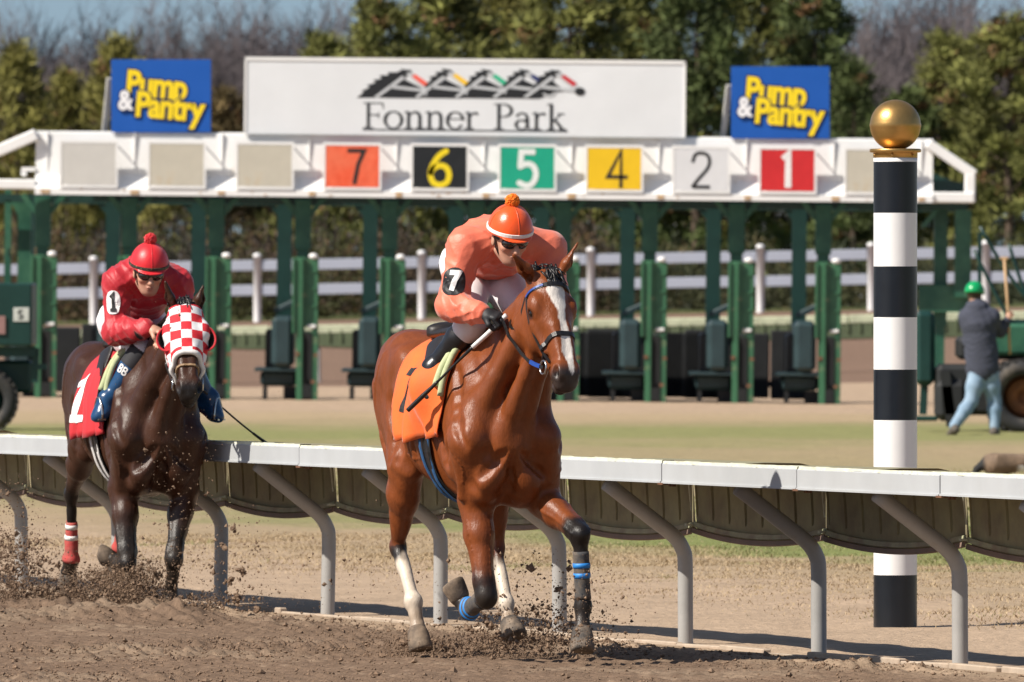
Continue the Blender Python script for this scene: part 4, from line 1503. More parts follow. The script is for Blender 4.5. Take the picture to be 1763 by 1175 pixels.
jA = dict(
    pelvis=J(822, 450, .06), neck=J(872, 410, .50), head=J(877, 413, .63),
    shR=J(802, 424, .48), elR=J(775, 527, .52), wrR=J(832, 540, .72), hdR=J(862, 546, .785),
    shL=J(942, 428, .48), elL=J(958, 520, .56), wrL=J(915, 556, .78), hdL=J(884, 556, .84),
    hipR=J(800, 464, .06), knR=J(812, 558, .48), anR=J(746, 632, .30), toeR=J(738, 668, .40),
    hipL=J(850, 466, .06), knL=J(905, 548, .50), anL=J(924, 632, .36), toeL=J(934, 655, .54))
curlA = (1.15, 1.25, .7)
hfA = np.array((1, .05, -.32)); huA = np.array((.32, 0, 1))
PA = jockey(fA, 'jockey in salmon silks and orange pompom cap, crouched on the bay horse', jA, hfA, huA,
    M_SILKA, M_BREECH, M_BOOTK, None, M_GLOVE, M_CAPA, M_WHITETAPE, M_POMA,
    {'R': (curlA, (0, .5, -1)), 'L': (curlA, (0, -.5, -1))})
arm_patch(PA, 'R', (.86, -.50, 0), M_BLACKPRINT, M_WHITEPRINT, '7', .058, .072, .66, .12)
for sd in 'RL':
    w = PA.j['wr' + sd]; d = nrm(w - PA.j['el' + sd])
    MB().tube([w - d * .030, w - d * .012], [.046, .040], 16).build('cuff', M_WHITETAPE, PA.root)

jB = dict(
    pelvis=J2(226, 543, .04), neck=J2(252, 466, .46), head=J2(256, 471, .58),
    shR=J2(203, 488, .43), elR=J2(199, 572, .48), wrR=J2(258, 566, .70), hdR=J2(282, 573, .75),
    shL=J2(306, 488, .43), elL=J2(322, 568, .48), wrL=J2(292, 590, .72), hdL=J2(276, 588, .78),
    hipR=J2(204, 562, .04), knR=J2(243, 607, .52), anR=J2(188, 686, .44), toeR=J2(158, 702, .46),
    hipL=J2(252, 562, .04), knL=J2(318, 612, .52), anL=J2(358, 684, .44), toeL=J2(386, 704, .50))
PB = jockey(fB, 'jockey in crimson silks and scarlet pompom cap, crouched on the dark horse', jB, np.array((1, -.10, -.26)), np.array((.26, 0, 1)),
    M_SILKB, M_BREECH, M_BOOTB, M_SOCK, None, M_CAPB, M_BANDB, M_CAPB,
    {'R': ((1.1, 1.2, .7), (.2, .5, -1)), 'L': ((1.1, 1.2, .7), (.2, -.5, -1))})
arm_patch(PB, 'R', (.86, -.50, 0), M_WHITEPRINT, M_BLACKPRINT, '1', .042, .068, .45, .05, ds=1.0, dw=.020)
reins(HA, bitsA, {-1: PA.j['hdR'], 1: PA.j['hdL']}, M_LEATHER, bbA, M_BLUERUB)
reins(HB, bitsB, {-1: PB.j['hdR'], 1: PB.j['hdL']}, M_LEATHER, bbB, None)

for pp, hz in ((PA, HA), (PB, HB)):
    for sd, w in (('R', -1), ('L', 1)):
        if hz is HA and sd == 'R': continue          # that foot is under the flying saddle cloth
        an, to = pp.j['an' + sd], pp.j['toe' + sd]
        d = nrm(to - an); c = an + d * np.linalg.norm(to - an) * .62 + np.array((0, 0, -.088))
        stirrup(hz['root'], c, (.20, .19 * w, 1.56 + hz['dz']), (d[0], d[1], 0))
def build_whip(fr, pts, radii, split, mats, label):
    root = empty('riding_whip', fr.loc, fr.rotz, label, 'whip')
    P = catmull(pts, 8); n = len(P); s0, s1 = int(n * split[0]), int(n * split[1])
    R = np.interp(np.linspace(0, 1, n), np.linspace(0, 1, len(radii)), radii)
    MB().tube(P[:s0 + 1], list(R[:s0 + 1]), 10).build('handle', mats[0], root)
    MB().tube(P[s0:s1 + 1], list(R[s0:s1 + 1] * .82), 8).build('shaft', mats[1], root)
    m = MB(); m.tube(P[s1:], list(R[s1:]), 8); m.build('popper', mats[2], root)
    return root
M_WHIPW = pmat('white_grip', (.68, .67, .66), .45, var=.2, scale=60)
build_whip(fA, [J(872, 543, .80), J(845, 570, .74), J(814, 598, .66), J(784, 627, .58), J(754, 657, .50), J(728, 682, .44), J(702, 707, .38)],
    [.013, .013, .012, .008, .008, .013, .012], (.34, .66), (M_WHIPW, M_LEATHER, M_LEATHER), 'white-handled black whip held by the jockey in salmon silks')
build_whip(fB, [J2(276, 590, .80), J2(312, 632, .66), J2(350, 672, .52), J2(388, 707, .40), J2(430, 742, .30), J2(472, 773, .20)],
    [.010, .009, .007, .007, .007, .011], (.2, .82), (M_LEATHER, M_LEATHER, M_LEATHER), 'thin black whip held by the jockey in crimson silks')
def flat_text(pieces_fn, sdf, O, U, V, off, mat, parent, name, sub=.012, d=None):
    return decal(sdf, pieces_fn, O, U, V, off, sub=sub, step=.0006, d=d).build(name, mat, parent)
def letters(txt, h, w):
    G = {'C': [catmull([(.36, .55), (0, .74), (-.36, .4), (-.40, 0), (-.34, -.45), (0, -.74), (.36, -.55)], 4)],
         'A': [[(-.42, -.74), (0, .74), (.42, -.74)], [(-.26, -.2), (.26, -.2)]],
         'S': [catmull([(.36, .52), (0, .74), (-.36, .45), (-.2, .1), (.2, -.1), (.38, -.45), (0, -.74), (-.38, -.5)], 4)],
         'B': [[(-.36, .74), (-.36, -.74)], catmull([(-.36, .72), (.2, .66), (.3, .38), (.15, .08), (-.36, .02)], 4), catmull([(-.30, .02), (.25, -.06), (.38, -.38), (.2, -.70), (-.36, -.72)], 4)],
         'I': [[(0, .74), (0, -.74)]]}
    out = []; x = 0
    for ch in txt:
        for P in G[ch]:
            out.append(stroke2d([(p[0] * h / 1.5 + x, p[1] * h / 1.5) for p in P], w, False))
        x += h * (.76 if ch != 'I' else .4)
    return [([(a - x / 2 + h * .3, b) for a, b in V], F) for V, F in out]
# lettering on the breeches and the blue boot
hp = PA.j['hipR']
flat_text(letters('CAS', .058, .011), PA.B, hp + np.array((-.02, 0, .02)), nrm((.05, -.35, -.93)), nrm((.62, -.60, .30)), .004, M_BLACKPRINT, PA.root, 'breeches_lettering')
t0, t1 = PB.j['hipR'], PB.j['knR']
ax = nrm(t1 - t0); c = t0 + (t1 - t0) * .52
flat_text(letters('CISBIC', .040, .008), PB.B, c, ax, nrm(np.cross(np.array((.3, -.95, 0)), ax)) * 1.0, .004, M_BLACKPRINT, PB.root, 'breeches_lettering')
k0, k1 = PB.j['knR'], PB.j['anR']; ax = nrm(k0 - k1); c = k0 + (k1 - k0) * .42
vv = nrm(ax); dd = np.array((.75, -.66, 0)); dd = nrm(dd - ax * (dd @ ax)); uu = np.cross(vv, dd)
flat_text(letters('BB', .045, .009), PB.bSR, c, uu, vv, .004, M_WHITEPRINT, PB.root, 'boot_lettering')
for tt in (.78, .88):
    w, e = PB.j['wrR'], PB.j['elR']; p = e + (w - e) * tt; d = nrm(w - e)
    MB().tube([p - d * .012, p + d * .012], [.0585 - .02 * (tt - .78), .0575 - .02 * (tt - .78)], 20, cap=False).build('sleeve_stripe', M_BLACKPRINT, PB.root)
# ---------------------------------------------------------------- ground
RAIL_A = math.radians(20.7)
RAIL_P = np.array((1.561, 59.08))
RAIL_D = np.array((-math.sin(RAIL_A), math.cos(RAIL_A)))         # along the rail, away from the camera
RAIL_N = np.array((math.cos(RAIL_A), math.sin(RAIL_A)))          # towards the infield
def perp(x, y): return (x - RAIL_P[0]) * RAIL_N[0] + (y - RAIL_P[1]) * RAIL_N[1]
def sstep(x, a, b):
    t = np.clip((x - a) / (b - a), 0, 1); return t * t * (3 - 2 * t)
def terrain(x, y):
    z = -0.0092 * x * sstep(y, 150, 172) * (1 - sstep(y, 182, 205))
    z = z + 0.0185 * x * sstep(y, 185, 222) * (np.abs(x) < 60) + 1.0 * sstep(y, 224, 264)
    return z

def fbm2(x, y, s, seed, octv=4):
    r = np.random.default_rng(seed); out = np.zeros(np.broadcast(x, y).shape); amp = 1.0; tot = 0
    for o in range(octv):
        n = 64; tab = r.uniform(-1, 1, (n, n))
        u = x * s + r.uniform(0, 50); v = y * s + r.uniform(0, 50)
        i = np.floor(u).astype(int); j = np.floor(v).astype(int); fu = u - i; fv = v - j
        fu = fu * fu * (3 - 2 * fu); fv = fv * fv * (3 - 2 * fv)
        g = lambda a, b: tab[(i + a) % n, (j + b) % n]
        out = out + amp * (g(0, 0) * (1 - fu) * (1 - fv) + g(1, 0) * fu * (1 - fv) + g(0, 1) * (1 - fu) * fv + g(1, 1) * fu * fv)
        tot += amp; amp *= .55; s *= 2.03
    return out / tot

def sheet(name, xs, ys, zf, mat, colf=None, kind='structure'):
    X, Y = np.meshgrid(xs, ys, indexing='ij')
    Z = zf(X, Y)
    V = np.stack([X, Y, Z], -1).reshape(-1, 3)
    nx, ny = X.shape
    I = np.arange(nx * ny).reshape(nx, ny)
    Fq = np.stack([I[:-1, :-1], I[1:, :-1], I[1:, 1:], I[:-1, 1:]], -1).reshape(-1, 4)
    me = np_mesh(name, V, Fq)
    if colf is not None: set_col(me, colf(X.ravel(), Y.ravel()))
    o = link(name, me, None, mat)
    return tag(o, kind=kind)

SAND = np.array((.40, .295, .205)); DIRT = np.array((.166, .112, .076)); STRAW = np.array((.355, .268, .165))
GREEN = np.array((.185, .205, .070)); BROWN = np.array((.20, .13, .092)); FARGREEN = np.array((.13, .15, .06))
def ground_colour(x, y):
    p = perp(x, y); n = fbm2(x, y, .8, 3) ; n2 = fbm2(x, y, .12, 5, 5); n3 = fbm2(x, y, 3.0, 8)
    C = np.repeat(SAND[None], len(x), 0) * (1 + .16 * n3[:, None])
    def mixin(C, col, w): return C * (1 - w[:, None]) + col * w[:, None]
    q = p + n * 1.2 + n2 * 1.0
    C = mixin(C, STRAW * .95, sstep(q, 3.6, 6.2) * (.85 + .15 * n))
    C = mixin(C, GREEN, sstep(q, 6.6, 8.3) * np.clip(.95 + .3 * n2, 0, 1) * (1 - sstep(q, 21, 28) * .75))
    yb = y + n2 * 6 + n * 2
    C = mixin(C, STRAW * 1.0, sstep(yb, 86, 96) * .70)
    C = mixin(C, GREEN * 1.08, sstep(yb, 126, 134) * (1 - sstep(yb, 142, 150)) * .75)
    C = mixin(C, STRAW * 1.10, sstep(yb, 146, 153) * .8)
    C = mixin(C, SAND * 1.02, sstep(y + n2 * 2, 156, 163))
    C = mixin(C, BROWN, sstep(y, 203, 206))
    C = mixin(C, FARGREEN, sstep(y, 269, 273))
    C = mixin(C, DIRT, (1 - sstep(p + n * .12, -.50, -.22)) * (.96 + .04 * n3))
    return C * (1 + .12 * fbm2(x, y, 6, 12)[:, None])
M_GROUND = pmat('soil_and_turf', (0, 0, 0), .95, vcol='Col', var=.16, scale=9, bump=.03, bscale=14, spec=.15)
M_FAR = pmat('far_ground', (.16, .145, .075), .95, var=.2, scale=.05, col2=(.24, .19, .11), col2_scale=.03, spec=.15)
# one wide sheet to the horizon, with the near terrain on it
xs = np.concatenate([[-2500, -900, -300, -120], np.linspace(-60, 60, 61), [120, 300, 900, 2500]])
ys = np.concatenate([[-200, 0, 30], np.linspace(46, 300, 255), [330, 400, 600, 1200, 3500]])
sheet('ground', xs, ys, lambda x, y: terrain(x, y) - .10, M_GROUND, ground_colour)
# infield turf and sand behind the rail
def zin(x, y):
    p = perp(x, y)
    bank = .025 * sstep(p, 2.6, 5.5) * (1 - .4 * sstep(p, 8, 16))
    return terrain(x, y) + bank * (.8 + .5 * fbm2(x, y, .35, 21)) + .018 * fbm2(x, y, 2.5, 22) + .03 * fbm2(x, y, .3, 23)
def warp_sheet(name, p0, p1, q0, q1, dp, dq, zf, mat, colf):
    ps = np.arange(p0, p1, dp); qs = np.arange(q0, q1, dq)
    Pp, Qq = np.meshgrid(ps, qs, indexing='ij')
    X = RAIL_P[0] + RAIL_N[0] * Pp + RAIL_D[0] * Qq; Y = RAIL_P[1] + RAIL_N[1] * Pp + RAIL_D[1] * Qq
    V = np.stack([X, Y, zf(X, Y)], -1).reshape(-1, 3)
    I = np.arange(X.size).reshape(X.shape)
    Fq = np.stack([I[:-1, :-1], I[1:, :-1], I[1:, 1:], I[:-1, 1:]], -1).reshape(-1, 4)
    me = np_mesh(name, V, Fq); set_col(me, colf(X.ravel(), Y.ravel()))
    return tag(link(name, me, None, mat), kind='structure')
warp_sheet('infield', -.55, 60, -22, 130, .20, .30, zin, M_GROUND, ground_colour)
# the racing surface: loose harrowed dirt, churned into clods
def ztrack(x, y):
    a = RAIL_A
    q = (x - RAIL_P[0]) * RAIL_D[0] + (y - RAIL_P[1]) * RAIL_D[1]; p = perp(x, y)
    n = fbm2(x, y, 7.5, 31, 5); n1 = fbm2(x, y, 1.1, 32, 3)
    ridge = .008 * np.sin(p * 62 + 2.0 * fbm2(x, y, .5, 33)) * (p > -6)
    churn = np.clip(.35 + 1.2 * fbm2(x, y, .45, 34), .15, 1.3)
    c = np.maximum(n - .08, 0)
    z = .010 + ridge + churn * (.06 * c + .026 * n) + .016 * n1
    for (mx, my, r, h) in MOUNDS:
        d = ((x - mx) / r) ** 2 + ((y - my) / (r * 2.2)) ** 2
        z = z + h * np.exp(-d) * (1 + .7 * n)
    return z * (1 - .85 * sstep(p, -.62, -.30)) + .004
def on_ground(u, v):
    s = (v - VH) / HC; return ((u - UC) / s, FPX / s)
MOUNDS = [(*on_ground(225, 1072), .28, .055), (*on_ground(320, 1076), .22, .07), (*on_ground(130, 1070), .5, .03), (*on_ground(30, 1066), .5, .045), (*on_ground(760, 1120), .35, .05), (*on_ground(480, 1090), .3, .05),
          (*on_ground(285, 1060), .10, .05)]
def track_colour(x, y):
    p = perp(x, y); n = fbm2(x, y, 1.2, 41, 4); n2 = fbm2(x, y, 7, 42, 3)
    w = sstep(p + .25 * n, -1.3, -.35)
    C = DIRT[None] * (1 - w[:, None]) + (SAND * .86)[None] * w[:, None]
    dry = sstep(n + .4 * n2, .05, .45) * .55 * (p < -.8)
    C = C * (1 - dry[:, None]) + (SAND * .62) * dry[:, None]
    return C * (1 + .22 * n2[:, None])
M_TRACK = pmat('track_dirt', (0, 0, 0), .95, vcol='Col', var=.28, scale=22, bump=.016, bscale=38, spec=.12)
warp_sheet('track', -8.0, -.20, -14, 20, .021, .048, ztrack, M_TRACK, track_colour)

# ---------------------------------------------------------------- clods, flying dirt, grass
def clod_mesh(n, pos, size, rng, flat=.8, small=False):
    if small:
        base = np.array([(1, 0, 0), (-1, 0, 0), (0, 1, 0), (0, -1, 0), (0, 0, 1), (0, 0, -1)], float)
        tri = np.array([(0, 2, 4), (2, 1, 4), (1, 3, 4), (3, 0, 4), (2, 0, 5), (1, 2, 5), (3, 1, 5), (0, 3, 5)])
        V = base[None] * (1 + rng.uniform(-.4, .4, (n, 6, 3))) + rng.uniform(-.35, .35, (n, 6, 3))
        V = V * size[:, None, None] * np.array((1, 1, flat)) + pos[:, None]
        return V.reshape(-1, 3), (tri[None] + (np.arange(n) * 6)[:, None, None]).reshape(-1, 3)
    ph = (1 + 5 ** .5) / 2
    base = np.array([(-1, ph, 0), (1, ph, 0), (-1, -ph, 0), (1, -ph, 0), (0, -1, ph), (0, 1, ph), (0, -1, -ph), (0, 1, -ph), (ph, 0, -1), (ph, 0, 1), (-ph, 0, -1), (-ph, 0, 1)]) / 1.9
    tri = np.array([(0, 11, 5), (0, 5, 1), (0, 1, 7), (0, 7, 10), (0, 10, 11), (1, 5, 9), (5, 11, 4), (11, 10, 2), (10, 7, 6), (7, 1, 8), (3, 9, 4), (3, 4, 2), (3, 2, 6), (3, 6, 8), (3, 8, 9), (4, 9, 5), (2, 4, 11), (6, 2, 10), (8, 6, 7), (9, 8, 1)])
    V = base[None] * (1 + rng.uniform(-.35, .35, (n, 12, 1))) * rng.uniform(.6, 1.3, (n, 1, 3)) + rng.uniform(-.12, .12, (n, 12, 3))
    V = V * size[:, None, None] * np.array((1, 1, flat)) + pos[:, None]
    F = tri[None] + (np.arange(n) * 12)[:, None, None]
    return V.reshape(-1, 3), F.reshape(-1, 3)
M_CLOD = pmat('dirt_clod', tuple(DIRT * 1.15), .95, var=.35, scale=16, spec=.1)
g = np.random.default_rng(77)
n = 230000
p = -g.uniform(.35, 8.0, n) ; q = g.uniform(-14, 16, n)
X = RAIL_P[0] + RAIL_N[0] * p + RAIL_D[0] * q; Y = RAIL_P[1] + RAIL_N[1] * p + RAIL_D[1] * q
keep = (np.abs(X) < Y * .0465) & (Y > 50.5) & (g.uniform(0, 1, n) < np.clip(.40 + 1.3 * fbm2(X, Y, .45, 34), .12, 1))
X, Y = X[keep], Y[keep]
sz = np.clip(g.lognormal(-5.55, .55, len(X)), .0022, .020)
V, F = clod_mesh(len(X), np.stack([X, Y, ztrack(X, Y) + sz * .4], 1), sz, g, .8, True)
tag(link('dirt_clods', np_mesh('dirt_clods', V, F, False), None, M_CLOD), kind='stuff')

def at(u, v, s):
    """point seen at a pixel where one metre is s pixels"""
    return np.array(((u - UC) / s, FPX / s, HC - (v - VH) / s))
def spray(name, blobs, seed, fine=1.0):
    r = np.random.default_rng(seed); P = []; S_ = []
    blobs = blobs + [(u, v, su * 1.1, sv * 1.15, s, int(n * 2.2 * fine), mean * .42, skew) for (u, v, su, sv, s, n, mean, skew) in blobs]
    for (u, v, su, sv, s, n, mean, skew) in blobs:
        uu = u + r.normal(size=n) * su; t = r.uniform(0, 1, n) ** 2.0
        vv = v - t * sv * 2.2 + r.normal(size=n) * sv * .12
        ss = s * (1 + r.normal(size=n) * .004)
        uu = uu + skew * t
        P.append(np.stack([(uu - UC) / ss, FPX / ss, np.maximum(HC - (vv - VH) / ss, .015)], 1))
        S_.append(np.clip(r.lognormal(math.log(mean * .72), .6, n), .0011, .02))
    P = np.concatenate(P); S_ = np.concatenate(S_)
    V, F = clod_mesh(len(P), P, S_, r, 1.0, True)
    return tag(link(name, np_mesh(name, V, F, False), None, M_CLOD), kind='stuff')
# dirt thrown up by the hooves: each cloud hangs where its hoof has just left the track
spray('flying_dirt', [(30, 1062, 45, 60, 303, 4200, .0055, -20), (20, 960, 30, 60, 305, 360, .0055, 0), (165, 1056, 42, 32, 302, 4600, .0050, 20), (225, 1062, 30, 40, 303, 4400, .0052, 10),
    (120, 1060, 60, 22, 300, 1500, .005, 0), (325, 1066, 32, 18, 304, 1200, .005, 15), (300, 1000, 40, 100, 312, 260, .0042, 0), (300, 800, 50, 130, 314, 60, .0036, 0),
    (400, 1040, 30, 70, 308, 130, .0065, 10), (430, 1040, 60, 55, 308, 200, .0045, 10)], 5)
spray('flying_dirt', [(725, 1138, 34, 18, 341, 1600, .0048, 0), (900, 1108, 55, 30, 343, 1500, .0050, 20), (880, 1105, 55, 65, 345, 420, .0060, 20), (1010, 1110, 40, 60, 352, 320, .0050, 20), (820, 1140, 80, 14, 343, 1400, .0046, 0), (600, 1080, 90, 60, 330, 200, .0035, 0),
    (700, 1010, 60, 60, 338, 90, .0035, 0)], 6)
for i, (u, v, s, r) in enumerate([(410, 1030, 309, .030), (416, 985, 309, .024), (402, 912, 309, .020), (395, 1000, 310, .020), (385, 940, 310, .022), (812, 1084, 344, .018), (962, 1015, 346, .018), (440, 1048, 309, .022)]):
    V, F = clod_mesh(7, g.normal(size=(7, 3)) * r * .45, np.full(7, r * .62), g, .8)
    o = tag(link('dirt_clod', np_mesh('dirt_clod', V, F, False), None, M_CLOD), 'brown lump of dirt flying in the air behind a running horse', 'dirt clod', 'dirt lumps kicked into the air')
    o.location = at(u, v, s)

def blades(name, n, region, h0, h1, mat, colf, seed, width=.006, lean=.6):
    r = np.random.default_rng(seed)
    p = r.uniform(region[0], region[1], n); q = r.uniform(region[2], region[3], n)
    X = RAIL_P[0] + RAIL_N[0] * p + RAIL_D[0] * q; Y = RAIL_P[1] + RAIL_N[1] * p + RAIL_D[1] * q
    vis = (np.abs(X) < Y * .048 + .6)
    dens = np.clip(.5 + 1.3 * fbm2(X, Y, .7, seed + 1), 0.05, 1) * sstep(p, region[0], region[0] + 2.5)
    k = vis & (r.uniform(0, 1, n) < dens)
    X, Y = X[k], Y[k]; m = len(X)
    Z = zin(X, Y); a = r.uniform(0, 2 * math.pi, m); H = r.uniform(h0, h1, m) * (.6 + .8 * np.clip(.5 + fbm2(X, Y, .5, seed + 3), 0, 1))
    w = width * r.uniform(.6, 1.5, m)
    la = r.uniform(0, 2 * math.pi, m); ln = H * lean * r.uniform(.2, 1.3, m)
    B = np.stack([X, Y, Z - .005], 1); s = np.stack([np.cos(a), np.sin(a) * .3, np.zeros(m)], 1) * w[:, None]
    T = B + np.stack([np.cos(la) * ln, np.sin(la) * ln, H], 1); M = B * .5 + T * .5 + np.stack([-np.cos(la) * ln * .18, -np.sin(la) * ln * .18, H * .10], 1)
    V = np.stack([B - s, B + s, M + s * .8, M - s * .8, T], 1).reshape(-1, 3)
    F1 = np.stack([np.arange(m) * 5 + i for i in (0, 1, 2)], 1); F2 = np.stack([np.arange(m) * 5 + i for i in (0, 2, 3)], 1); F3 = np.stack([np.arange(m) * 5 + i for i in (3, 2, 4)], 1)
    me = np_mesh(name, V, np.concatenate([F1, F2, F3]), False)
    C = colf(X, Y, r); set_col(me, np.repeat(C, 5, 0))
    return tag(link(name, me, None, mat), kind='stuff')
M_GRASS = pmat('grass_blades', (0, 0, 0), .8, vcol='Col', var=.05, scale=3, spec=.2)
def gcol(X, Y, r):
    p = perp(X, Y) + fbm2(X, Y, .8, 3) * 1.2 + fbm2(X, Y, .12, 5, 5) * 1.0
    w = sstep(p, 6.5, 8.3) * np.clip(.9 + .5 * fbm2(X, Y, .5, 91), 0, 1) * (1 - .6 * sstep(p, 20, 28))
    w = np.maximum(w, (fbm2(X, Y, .9, 92) > .38) * .6)
    w = w * (r.uniform(0, 1, len(X)) < .85)
    C = (STRAW * 1.15) * (1 - w[:, None]) + (GREEN * 1.1) * w[:, None]
    return C * r.uniform(.7, 1.25, (len(X), 1))
blades('dry_grass', 260000, (2.0, 10.0, -8, 26), .008, .030, M_GRASS, gcol, 51, .003, 1.6)
blades('grass', 220000, (8.0, 34, -12, 50), .014, .04, M_GRASS, gcol, 61, .007, 1.2)

# ---------------------------------------------------------------- the running rail
M_ALU = pmat('painted_rail', (.44, .455, .465), .42, var=.06, scale=4, col2=(.43, .44, .44), col2_scale=1.2, bump=.0006, bscale=120)
M_RPOST = pmat('grey_post', (.34, .33, .315), .55, var=.10, scale=7, col2=(.30, .25, .20), col2_scale=9, col2_pos=.68, col2_soft=.1, bump=.0008, bscale=160)
M_SKIRT = pmat('green_cover', (.27, .25, .145), .7, var=.18, scale=6, col2=(.18, .14, .09), col2_scale=4, col2_pos=.60)
M_LIP = pmat('pale_lip', (.34, .34, .21), .6, var=.25, scale=8, col2=(.22, .15, .11), col2_scale=5)
M_FLAKE = pmat('weathered_edge', (.60, .60, .47), .8, var=.22, scale=18, col2=(.40, .35, .25), col2_scale=14, col2_pos=.66, col2_soft=.05)
M_RUST = pmat('rusty_bracket', (.16, .075, .04), .85, var=.35, scale=30)
PS = 1.845
M_LIPB = pmat('brown_lip', (.20, .135, .105), .7, var=.2, scale=8)
def rail(name, label, origin, ang, i0, i1, mats, far=False):
    root = empty(name, (origin[0], origin[1], float(terrain(origin[0], origin[1]))), math.pi / 2 + ang if not far else ang, label, 'rail')
    alu, post, skirt, lip, flake, rust = mats
    # local x runs along the rail, local y towards the track, z up
    def beam(seed):
        r = np.random.default_rng(seed); m = MB()
        L = PS - .012; n = 14
        prof = [(.53, .872), (.53, .962), (.525, .968), (.40, .968), (.40, .955), (.518, .955), (.518, .872)]
        m.v, m.f = [], []
        V = []; Fs = []
        for i in (0, 1):
            for (y, z) in prof: V.append(((-L / 2, L / 2)[i], y, z))
        k = len(prof)
        for j in range(k): Fs.append((j, (j + 1) % k, k + (j + 1) % k, k + j))
        Fs.append(tuple(range(k - 1, -1, -1))); Fs.append(tuple(range(k, 2 * k)))
        m.add(V, Fs, 0)
        m.box((0, .512, .868), (L, .05, .010), mi=0)
        return m.mesh('rail_beam')
    def flakes(seed):
        r = np.random.default_rng(seed); m = MB()
        x = np.linspace(-PS / 2 + .004, PS / 2 - .004, 60); V = []; Fs = []
        hh = .010 + .004 * np.abs(fbm2(x, x * 0 + seed, 6, seed)) + .003 * (r.uniform(size=60) < .12)
        for i in range(60):
            y0 = .526 + .003 * r.normal(); V += [(x[i], y0, .965), (x[i], y0 - .004, .968 + hh[i]), (x[i], .46, .969 + hh[i] * .8), (x[i], .45, .966)]
        for i in range(59):
            for j in range(3): Fs.append((4 * i + j, 4 * i + j + 1, 4 * i + j + 5, 4 * i + j + 4))
        m.add(V, Fs)
        return m.mesh('weathered_strip')
    def cover():
        m = MB(); nu = 161
        L = PS - .012
        prof = [(.515, .966), (.30, .975), (.10, .972), (.02, .955), (-.025, .915), (-.045, .86), (-.052, .78), (-.056, .70), (-.058, .665), (-.060, .645), (-.062, .60)]
        nv = len(prof); V = []; Fs = []
        for i in range(nu):
            t = i / (nu - 1); x = -L / 2 + L * t
            sag = 4 * t * (1 - t)
            rib = 1.0 if (t * 8) % 1 > .86 and t < .99 else 0.0
            for j, (y, z) in enumerate(prof):
                w = np.clip((.95 - z) / .35, 0, 1)
                V.append((x, y - rib * .03 * (3 <= j <= 7), z - .050 * sag * w))
        for i in range(nu - 1):
            for j in range(nv - 1):
                Fs.append((i * nv + j, i * nv + j + 1, (i + 1) * nv + j + 1, (i + 1) * nv + j))
        m.add(V, Fs, 0, False)
        return m.mesh('cover_panel')
    def lipm():
        m = MB(); L = PS - .012
        for z0, dy, w, th, mi in ((.628, .010, .030, .006, 0), (.595, .016, .030, .010, 1)):
            P = []
            for i in range(25):
                t = i / 24; sag = 4 * t * (1 - t)
                P.append((-L / 2 + L * t, -.052 + dy, z0 - .050 * sag))
            m.strap(P, [(0, 1, .15)] * 25, w, th, mi)
        return m.mesh('cover_edge')
    def clipm():
        m = MB()
        m.box((0, -.03, .625), (.035, .05, .012)); m.bar((0, -.02, .86), (-.004, -.035, .70), .010, .006)
        return m.mesh('cover_clip')
    def postm():
        m = MB()
        P = [(0, 0, -.15), (0, 0, .2), (0, 0, .44), (0, .012, .50), (0, .045, .555), (0, .095, .60), (0, .17, .655), (0, .44, .855)]
        Q = catmull(P, 4)
        m.tube(Q, .040, 14)
        return m.mesh('rail_post')
    def jointm():
        m = MB()
        m.box((0, .512, .860), (.07, .05, .010)); m.box((-.06, .50, .855), (.02, .02, .016)); m.box((-.10, .50, .854), (.016, .02, .014))
        return m.mesh('joint_bracket')
    beams = [beam(1)]; fl = [flakes(s) for s in (2, 3, 4)]; cv, lp, pm, jm, cm = cover(), lipm(), postm(), jointm(), clipm()
    for me, mt in ((beams[0], alu), (cv, skirt), (lp, lip), (pm, post), (jm, rust), (cm, flake), *[(f, flake) for f in fl]): me.materials.append(mt)
    lp.materials.append(M_LIPB)
    top = MB().box((0, -.03, .92), (PS - .02, .05, .17), bev=.02).mesh('weathered_strip'); top.materials.append(flake)
    r = np.random.default_rng(9)
    for i in range(i0, i1):
        x = i * PS
        p = link('rail_post', pm, root); p.location = (x, 0, r.normal() * .004); p.rotation_euler = (r.normal() * .008, 0, 0)
        b = link('rail_beam', beams[0], root); b.location = (x - .08, r.normal() * .002, r.normal() * .0025); b.rotation_euler = (0, r.normal() * .0012, 0)
        f = tag(link('weathered_strip', fl[i % 3], b), kind='stuff')
        c = link('cover_panel', cv, root); c.location = (x + PS / 2, 0, r.normal() * .004); c.rotation_euler = (r.normal() * .008, r.normal() * .003, 0)
        link('cover_edge', lp, c)
        ck = link('cover_clip', cm, root); ck.location = (x + .01, 0, 0)
        if far: tp = link('weathered_strip', top, root); tp.location = (x, 0, r.normal() * .006)
        if not far:
            jb = link('joint_bracket', jm, root); jb.location = (x - 1.0, 0, 0)
    return root
railN = rail('safety_rail', 'white running rail with gooseneck posts and green cover beside the horses', RAIL_P, RAIL_A, -8, 26, (M_ALU, M_RPOST, M_SKIRT, M_LIP, M_FLAKE, M_RUST))
